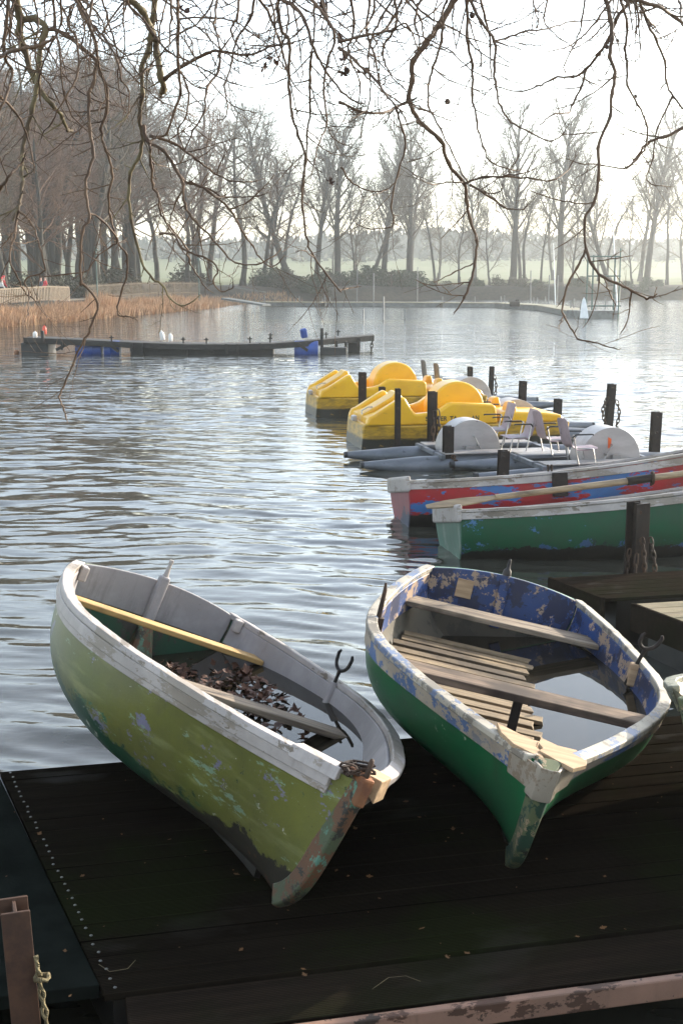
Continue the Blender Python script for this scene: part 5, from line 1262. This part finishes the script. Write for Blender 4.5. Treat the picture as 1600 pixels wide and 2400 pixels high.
# ---------------------------------------------------------------- plane tree whose branches hang over the water
Z6 = lambda p: [(x / 1.96, y / 1.96) for x, y in p]
Z7 = lambda p: [(800 + x / 1.96, y / 1.96) for x, y in p]
FP = lambda p: list(p)
BR = [  # (points, start width px, end width px, twig density)
 (Z6([(70, -10), (95, 80), (92, 150), (112, 230), (150, 340), (190, 420), (240, 480), (288, 540), (312, 600)]), 17, 6, .5),
 (Z6([(98, 92), (160, 86), (213, 130), (190, 205), (180, 290), (175, 380), (150, 500), (125, 590), (105, 700), (100, 800), (105, 850), (90, 930), (82, 965)]), 13, 6, .8),
 (Z6([(82, 965), (150, 1030), (180, 1130), (205, 1240)]) + [(62, 655), (68, 690), (66, 730)], 4, 2, 1.2),
 (Z6([(85, 960), (70, 1060), (45, 1190), (75, 1260), (110, 1330)]) + [(72, 697), (95, 712)], 4.5, 2, 1.2),
 (Z6([(345, -10), (400, 90), (440, 200), (455, 320), (490, 400), (490, 520), (466, 590), (490, 690), (515, 790), (500, 900), (510, 1000), (540, 1110), (580, 1170), (585, 1250), (560, 1340)]) + [(275, 720), (278, 738), (300, 742)], 6.5, 2.5, 1.0),
 (Z6([(215, 130), (300, 155), (370, 215), (440, 280), (430, 390), (410, 430), (412, 600), (430, 700), (405, 800), (395, 890), (410, 1010), (380, 1060), (370, 1190), (375, 1300)]) + [(195, 666), (230, 712), (212, 772), (197, 800), (174, 848), (152, 900), (140, 930), (150, 962)], 7, 3, .7),
 (Z6([(410, 980), (470, 1010), (540, 1100), (510, 1130), (440, 1190), (380, 1250), (200, 1270)]), 4, 2, .9),
 (Z6([(350, -10), (380, 70), (440, 130), (500, 200), (545, 290), (560, 370), (595, 420), (590, 520)]), 6, 2, .9),
 (Z6([(712, -10), (700, 100), (690, 180), (680, 240), (648, 320), (655, 430), (640, 540), (655, 620), (640, 720), (600, 790), (595, 880), (600, 1010), (630, 1120), (650, 1200), (700, 1280), (750, 1310)]) + [(398, 697), (425, 716), (449, 708)], 12, 2.5, .8),
 (Z6([(590, -10), (655, 50), (690, 130), (715, 180), (722, 250), (738, 340), (752, 412)]), 13, 12, .35),
 (Z6([(755, 365), (850, 295), (950, 245), (1010, 235), (1130, 255), (1240, 215), (1330, 200)]), 7, 3, 1.2),
 (Z6([(818, -10), (816, 170), (820, 300), (830, 430), (800, 510), (770, 610), (720, 630), (690, 655)]), 6, 3, .8),
 (Z6([(822, 310), (860, 400), (860, 520), (820, 595), (850, 690)]), 4, 2, .8),
 (Z6([(660, 580), (680, 650), (750, 690), (800, 760), (850, 830), (950, 865), (1040, 905), (1190, 900)]), 7.5, 2, 1.0),
 (Z6([(690, 625), (800, 660), (900, 730), (980, 790), (1060, 830), (1160, 835)]), 5.5, 2, 1.0),
 (Z6([(690, 660), (695, 760), (700, 850), (730, 900), (735, 970), (780, 1040), (850, 1130), (870, 1200), (900, 1250), (935, 1310)]), 5.5, 2, 1.0),
 (Z6([(800, 760), (840, 850), (850, 940), (900, 1020), (970, 1090), (1030, 1160), (1080, 1205), (1180, 1215), (1255, 1178)]), 6, 2, 1.0),
 (Z6([(870, 835), (960, 880), (1050, 960), (1090, 1020), (1130, 1090), (1160, 1130), (1190, 1180), (1240, 1222), (1275, 1212)]), 5, 2, .9),
 (Z6([(735, 1075), (800, 1080), (840, 1140), (960, 1195), (1000, 1240), (980, 1300), (1020, 1340), (1072, 1315)]), 4.5, 2, .8),
 (Z6([(1010, 235), (1000, 330), (950, 410), (940, 510), (890, 600), (850, 690)]), 5, 2.2, .9),
 (Z6([(1278, -10), (1350, 30), (1400, 90), (1430, 190), (1460, 260), (1500, 330), (1568, 420), (1640, 470)]), 7.5, 3, 1.6),
 (Z6([(1280, -10), (1278, 50), (1290, 130), (1330, 200), (1325, 330), (1330, 420), (1340, 520), (1370, 620), (1400, 720), (1390, 830), (1390, 960), (1410, 1080), (1440, 1180), (1500, 1260), (1560, 1335)]) + [(797, 679), (815, 676)], 6.5, 2.5, .9),
 (Z6([(1430, 240), (1420, 370), (1425, 500), (1410, 620), (1405, 740), (1395, 850)]), 5, 2.5, 1.5),
 (Z6([(1418, -10), (1480, 60), (1540, 170), (1500, 290), (1490, 430), (1500, 560), (1470, 650), (1440, 760)]), 6, 2.2, 1.7),
 (Z6([(1440, 1180), (1400, 1150), (1370, 1155)]) , 2.5, 1.5, .8),
 (Z6([(0, 260), (60, 232), (170, 212)]), 7, 6, .7),
 (Z6([(-10, 430), (60, 500), (120, 610), (150, 730), (160, 790)]), 5, 2, 1.2),
 (Z6([(-10, 890), (20, 840), (60, 790), (105, 740)]), 7, 3, 1.0),
 (Z6([(40, -10), (20, 250), (60, 320), (30, 440), (-10, 520)]), 6, 4, 1.0),
 (Z6([(245, -10), (255, 120), (270, 230), (300, 440), (330, 530), (400, 600)]), 5, 2, 1.2),
 (Z6([(330, 30), (310, 110), (350, 180), (360, 330), (300, 450), (240, 560), (200, 610)]), 5, 2, 1.1),
 (Z6([(580, 0), (480, 130), (430, 250)]), 4, 2, .8),
 (Z6([(1000, -10), (985, 110), (1000, 170), (1010, 235)]), 4, 3, 1.2),
 (Z6([(1100, -10), (1085, 90), (1060, 140), (1090, 210), (1130, 255)]), 4.5, 2.5, 1.4),
 (Z6([(820, 88), (960, 82), (1080, 100), (1180, 170), (1240, 215)]), 3.5, 2, 1.2),
 (Z7([(524, -10), (450, 110), (390, 200), (330, 280), (325, 370), (310, 460), (360, 560), (450, 640), (490, 750), (560, 840), (575, 920), (590, 1010), (620, 1100), (610, 1200), (590, 1300), (560, 1372)]), 11, 4, .55),
 (Z7([(458, 120), (460, 190), (420, 310), (400, 390), (400, 490), (450, 590), (510, 700), (560, 810)]), 5, 2.5, .9),
 (Z7([(580, -10), (575, 170), (600, 300), (600, 440), (620, 560), (650, 670), (690, 750), (790, 782)]), 6, 2, 1.0),
 (Z7([(588, -10), (640, 100), (704, 190), (700, 300), (710, 400), (730, 490), (780, 560), (850, 600), (960, 650), (1022, 608)]), 6, 2, .9),
 (Z7([(704, 190), (760, 175), (840, 145), (950, 130), (1060, 100), (1200, 90)]), 4, 2, .9),
 (Z7([(1210, -10), (1235, 90), (1240, 180), (1230, 260), (1255, 350), (1240, 430), (1230, 540), (1180, 680), (1180, 820), (1160, 930), (1115, 1010), (1120, 1145), (1080, 1230), (1040, 1300)]) + [(1320, 700), (1320, 740), (1341, 776), (1353, 795), (1380, 800), (1418, 811)], 7.5, 2.5, .55),
 (Z7([(1120, 1145), (1150, 1220), (1200, 1270), (1260, 1300), (1330, 1335), (1400, 1372)]) + [(1514, 700), (1530, 696)], 6, 3, .7),
 (Z7([(1204, 1272), (1225, 1335)]) + [(1436, 703), (1441, 715)], 3, 2, .6),
 (Z7([(1335, -10), (1260, 90), (1220, 190), (1120, 320), (1060, 350), (970, 360), (900, 400), (810, 420), (720, 400)]), 6.5, 2, .8),
 (Z7([(1120, 320), (1100, 400), (1060, 480), (1040, 515), (970, 525), (915, 570)]), 4.5, 2, .7),
 (Z7([(1280, -10), (1310, 120), (1300, 220), (1310, 300), (1310, 390), (1360, 480), (1400, 570), (1400, 640), (1390, 690), (1310, 770), (1200, 760), (1090, 750)]), 5, 2, .9),
 (Z7([(1600, 570), (1480, 630), (1400, 660), (1350, 730), (1310, 770)]), 6, 3, 1.0),
 (Z7([(1310, -10), (1450, 30), (1530, 80), (1600, 130)]), 6.5, 5, 1.2),
 (Z7([(1365, -10), (1400, 90), (1440, 180), (1480, 280), (1490, 380), (1520, 440), (1600, 540)]), 5, 3, 1.2),
 (Z7([(1520, 440), (1450, 590), (1430, 720), (1400, 830), (1480, 855)]), 3.5, 1.5, .9),
 (Z7([(-10, 190), (100, 165), (230, 140), (300, 110), (350, 220)]), 5.5, 2.5, 1.5),
 (Z7([(-10, 220), (60, 280), (150, 360), (200, 430), (250, 490)]), 5.5, 3, 1.7),
 (Z7([(-10, 470), (100, 515), (190, 517), (250, 490), (310, 465)]), 5, 4, 1.4),
 (Z7([(250, 500), (285, 600), (290, 680), (260, 790), (230, 950), (240, 1010), (220, 1045), (120, 1050)]), 4, 2, .8),
 (Z7([(0, 770), (40, 830), (110, 870), (200, 875), (250, 830)]), 3.5, 1.8, .8),
 (Z7([(565, 842), (640, 815), (740, 810), (835, 795)]), 4.5, 2, 1.0),
 (Z7([(640, 815), (760, 812), (880, 820), (960, 830), (1030, 790), (1050, 760)]), 4, 2, .9),
 (Z7([(560, 838), (480, 835), (420, 850), (360, 820)]), 3, 1.6, .7),
 (Z7([(590, 850), (690, 910), (760, 960), (838, 962)]), 4.5, 2, .9),
 (Z7([(640, 880), (700, 890), (730, 878)]), 3, 1.6, .5),
 (Z7([(40, -10), (60, 120), (30, 240), (80, 380), (70, 520)]), 5, 2, 2.0),
 (Z7([(130, -10), (115, 150), (150, 260), (180, 400), (250, 460)]), 5, 2, 2.0),
 (Z7([(245, -10), (250, 120), (190, 220), (215, 330), (290, 410)]), 5, 2, 1.6),
 (Z7([(950, -10), (930, 80), (950, 130), (1010, 180), (1080, 230)]), 3.5, 1.5, 1.1),
]
rt = random.Random(17)
rz_ = random.Random(33)
for i in range(58):      # more hanging shoots, further up in the crown
    u = rz_.choice((rz_.uniform(-20, 420), rz_.uniform(-20, 420), rz_.uniform(420, 960), rz_.uniform(600, 960), rz_.uniform(900, 1620))); v = -10.0
    L = rz_.uniform(90, 420) if u < 960 else rz_.uniform(60, 240); n = max(3, int(L / 55)); P = [(u, v)]; a = rz_.uniform(-.6, .6); z = 1
    for k in range(n):
        a += rz_.uniform(-.15, .5) * z; z = -z if rz_.random() < .7 else z; a = max(-1.1, min(1.1, a)); u += math.sin(a) * L / n; v += math.cos(a) * L / n * (1 if k < n - 1 else .4); P.append((u, v))
    BR.append((P, rz_.uniform(2.6, 5.6), 1.6, rz_.uniform(.8, 1.4)))
plane = thing('plane_tree', 'plane tree overhead with knobbly bare branches and hanging seed balls reaching down over the water', 'tree', (-5.6, 2.3, gz(-5.6, 2.3)))
OFF = -Vector(plane.location)
placed = []      # (u, v, depth)
def catmull(P, n):
    out = []
    for i in range(len(P) - 1):
        p0 = P[max(i - 1, 0)]; p1 = P[i]; p2 = P[i + 1]; p3 = P[min(i + 2, len(P) - 1)]
        for k in range(n):
            t = k / n; out.append(.5 * ((2 * p1) + (-p0 + p2) * t + (2 * p0 - 5 * p1 + 4 * p2 - p3) * t * t + (-p0 + 3 * p1 - 3 * p2 + p3) * t ** 3))
    out.append(P[-1]); return out
BGH = []     # boughs above the frame
def bough_at(x): return Vector((x, 5.7 + .35 * math.sin(x * 1.1), 5.25 + .12 * math.sin(x * 1.9 + 1)))
def twig(mb, p, d, L, r, lev, rise):
    n = max(4, int(L / .028)); pts = [p.copy()]; rad = [r]; d = d.normalized()
    zz = rt.choice((-1, 1)); side = d.orthogonal().normalized(); side = Matrix.Rotation(rt.uniform(0, 6.3), 3, d) @ side
    for i in range(n):
        d = (d + side * zz * rt.uniform(.04, .30) + Vector((rt.gauss(0, .07), rt.gauss(0, .07), rise * .10 + rt.gauss(0, .05)))).normalized(); zz = -zz
        p = p + d * (L / n); pts.append(p.copy()); rr = r * (1 - .55 * (i + 1) / n); rad.append(rr * (1.4 if rt.random() < .3 else 1.0))
        if lev < 2 and rt.random() < (.34 if lev == 0 else .22) and i < n - 1:
            s2 = Matrix.Rotation(rt.uniform(0, 6.3), 3, d) @ d.orthogonal().normalized(); twig(mb, p, d * .7 + s2 * .75, L * rt.uniform(.25, .55), rr * .72, lev + 1, rise)
        elif rt.random() < .22:      # bud
            s2 = Matrix.Rotation(rt.uniform(0, 6.3), 3, d) @ d.orthogonal().normalized(); e = p + (s2 * .8 + d * .6).normalized() * (.010 + rr); mb.tube([p, e, e + d * .006], [rr * .8, rr * .75, rr * .1], 4)
    rad[-1] *= 1.25; pts.append(p + d * .010); rad.append(rad[-1] * .15)
    mb.tube(pts, rad, 4, caps=False)
for bi, (P, w0, w1, dens) in enumerate(BR):
    u0, v0 = P[0]; d0 = None
    if v0 > 0 and 0 < u0 < 1600:
        near = min(placed, key=lambda q: (q[0] - u0) ** 2 + (q[1] - v0) ** 2) if placed else None
        if near and (near[0] - u0) ** 2 + (near[1] - v0) ** 2 < 26 ** 2: d0 = near[2]
    root = d0 is None
    if root: d0 = rt.uniform(4.9, 6.6)
    drift = rt.uniform(-.5, .5); pts = []
    pix = [Vector((u, v, 0)) for u, v in P]; sm = catmull(pix, 4)
    mb = MB(); W3, RD = [], []; N = len(sm)
    ph = rt.uniform(0, 6)
    for i, q in enumerate(sm):
        t = i / (N - 1); dep = d0 + drift * t + .12 * math.sin(ph + t * 7) * t
        jx = rt.gauss(0, 1.15) if 0 < i < N - 1 else 0; jy = rt.gauss(0, 1.0) if 0 < i < N - 1 else 0
        p = WY(q.x + jx, q.y + jy, dep); W3.append(p); placed.append((q.x, q.y, dep))
        wpx = (w0 + (w1 - w0) * t ** .8) * (1.28 if w0 < 12 else 1.12); r = wpx * .5 * (p - Vector((0, 0, CAMZ))).length / F
        RD.append(r * (1 + (.30 if i % 4 == 0 else rt.uniform(-.06, .08))))
    if root and P[0][1] <= 0:        # carry it up to the bough
        a = W3[0]; b = bough_at(a.x + rt.uniform(-.25, .25)); dn = (W3[0] - W3[1]).normalized(); mid = a + dn * .45 + (b - a) * .25
        ex = catmull([b, mid, a], 6)[:-1]; W3 = ex + W3; RD = [RD[0] * (1.9 - .9 * k / len(ex)) for k in range(len(ex))] + RD
    W3 = [p + OFF for p in W3]
    mb.tube(W3, RD, 7)
    # twigs
    off = len(W3) - N; acc = 0
    for i in range(max(off, 1), len(W3) - 1):
        acc += (W3[i] - W3[i - 1]).length
        step_ = .056 / max(dens, .2)
        if acc > step_ * rt.uniform(.6, 1.4):
            acc = 0; d = (W3[i + 1] - W3[i]).normalized(); s2 = Matrix.Rotation(rt.uniform(0, 6.3), 3, d) @ d.orthogonal().normalized(); s2.y *= .55
            L = rt.choice((.03, .045, .06, .09, .13, .18, .25, .30)) * (1.0 if dens < 1.3 else 1.1)
            nd = s2 + d * .55 + Vector((0, 0, -.12)); twig(mb, W3[i], nd, L, min(RD[i] * .55, .0042), 0 if L > .1 else 1, .55)
    d = (W3[-1] - W3[-2]).normalized(); twig(mb, W3[-1], d, .07, RD[-1] * .9, 1, .6)
    big = w0 >= 12
    mb.build('branch', M['plane_limb' if big else 'plane_bark'], plane, smooth=180, weld=False)
# boughs and trunk outside the frame
bp = [bough_at(x) for x in [-4.4 + .45 * i for i in range(20)]]
mb = MB(); mb.tube([p + OFF for p in [Vector((-5.5, 2.6, 4.3)), Vector((-5.1, 4.0, 4.9))] + bp], [.15, .14] + [.125 * (1 - i / 24) for i in range(20)], 10); mb.build('bough', M['plane_limb'], plane, smooth=180)
mb = MB(); mb.tube([Vector((0, 0, -.3)), Vector((0, 0, .6)), Vector((.05, .1, 2.0)), Vector((.1, .3, 3.4)), Vector((.0, .3, 5.5))], [.62, .42, .34, .30, .22], 14); mb.build('trunk', M['plane_limb'], plane, smooth=180)
# seed balls and last withered leaves
def ball(u, v, dep, r):
    p = WY(u, v, dep) + OFF; m = MB(); m.lathe(p, [(0, -r), (r * .6, -r * .8), (r, 0), (r * .6, r * .8), (0, r)], 10)
    m.tube([p + Vector((0, 0, r)), p + Vector((.004, 0, r + .06)), p + Vector((-.004, .01, r + .15))], .0013, 4); m.build('seed_ball', M['seed_ball'], plane, smooth=60)
for u, v, dep, r in ((1048, 238, 5.6, .0125), (1106, 36, 5.4, .0125), (1488, 226, 5.8, .009), (1421, 110, 5.5, .010), (813, 166, 5.9, .015), (858, 165, 6.0, .015), (1446, 95, 5.7, .008), (790, 432, 5.7, .004)): ball(u, v, dep, r)
for u, v, dep, s in ((620, 152, 5.6, .034), (776, 432, 5.7, .040), (430, 20, 5.3, .04), (812, 140, 5.9, .045), (806, 168, 6, .05), (845, 175, 6.0, .04), (765, 20, 5.6, .05), (795, 95, 5.8, .04), (640, 148, 5.6, .03)):
    p = WY(u, v, dep) + OFF
    for k in range(2):
        vv, ff = [], []; leaf_faces(vv, ff, p + Vector((rt.gauss(0, .008), rt.gauss(0, .01), rt.gauss(0, .008))), s, (rt.gauss(0, 1), rt.gauss(-1, .5), rt.gauss(0, 1)), rt.uniform(0, 6), 1.1); fast_mesh('withered_leaf', vv, ff, M['leaf_brown'], plane)
# ---------------------------------------------------------------- haze, light, camera
SUN_EL, SUN_AZ = R(17), R(38)       # azimuth measured from +x towards +y
m = MB(); m.box((0, 205, 13.0), (840, 430, 31)); hz = m.build('haze', M['plate']); hz.data.materials.clear()
hm = bpy.data.materials.new('haze'); hm.use_nodes = True; nt = hm.node_tree; nt.nodes.clear()
vo = nt.nodes.new('ShaderNodeVolumePrincipled'); vo.inputs['Density'].default_value = HAZE_D = .00095; vo.inputs['Color'].default_value = (.94, .97, .965, 1); vo.inputs['Anisotropy'].default_value = .80
ou = nt.nodes.new('ShaderNodeOutputMaterial'); nt.links.new(vo.outputs[0], ou.inputs['Volume']); hz.data.materials.append(hm); tag(hz, kind='stuff')
wd = bpy.data.worlds.new('World'); SC.world = wd; wd.use_nodes = True; nt = wd.node_tree
sk = nt.nodes.new('ShaderNodeTexSky'); sk.sky_type = 'NISHITA'; sk.sun_disc = False; sk.sun_elevation = SUN_EL; sk.sun_rotation = R(90) - SUN_AZ; sk.dust_density = 1.0; sk.air_density = 1.0; sk.ozone_density = 1.0; sk.altitude = 0
bg = nt.nodes['Background']; bg.inputs['Strength'].default_value = .15; hs = nt.nodes.new('ShaderNodeHueSaturation'); hs.inputs['Saturation'].default_value = .6; nt.links.new(sk.outputs[0], hs.inputs['Color']); nt.links.new(hs.outputs[0], bg.inputs[0])
sd = bpy.data.lights.new('sun', 'SUN'); sd.energy = 2.6; sd.angle = R(.5); sd.color = (1, .91, .78); so_ = bpy.data.objects.new('sun', sd); COL.objects.link(so_)
dirv = Vector((math.cos(SUN_EL) * math.cos(SUN_AZ), math.cos(SUN_EL) * math.sin(SUN_AZ), math.sin(SUN_EL))); so_.rotation_euler = dirv.to_track_quat('Z', 'Y').to_euler()
cd = bpy.data.cameras.new('camera'); cam = bpy.data.objects.new('camera', cd); COL.objects.link(cam); SC.camera = cam
cd.sensor_fit = 'VERTICAL'; cd.sensor_height = 24; cd.lens = 24 * F / 2400; cd.clip_start = .05; cd.clip_end = 3000
cam.location = (0, 0, CAMZ); cam.rotation_euler = (R(90) - TH, 0, 0)
vs = SC.view_settings; vs.view_transform = 'Standard'; vs.look = 'None'; vs.gamma = 1; vs.use_curve_mapping = False; vs.exposure = EXPO = 1.85
cy = SC.cycles; cy.max_bounces = 6; cy.diffuse_bounces = 3; cy.glossy_bounces = 4; cy.transmission_bounces = 2; cy.volume_bounces = 1; cy.transparent_max_bounces = 8; cy.caustics_reflective = False; cy.caustics_refractive = False
cy.use_denoising = True; cy.sample_clamp_indirect = 6; cy.use_adaptive_sampling = True; cy.adaptive_threshold = .02
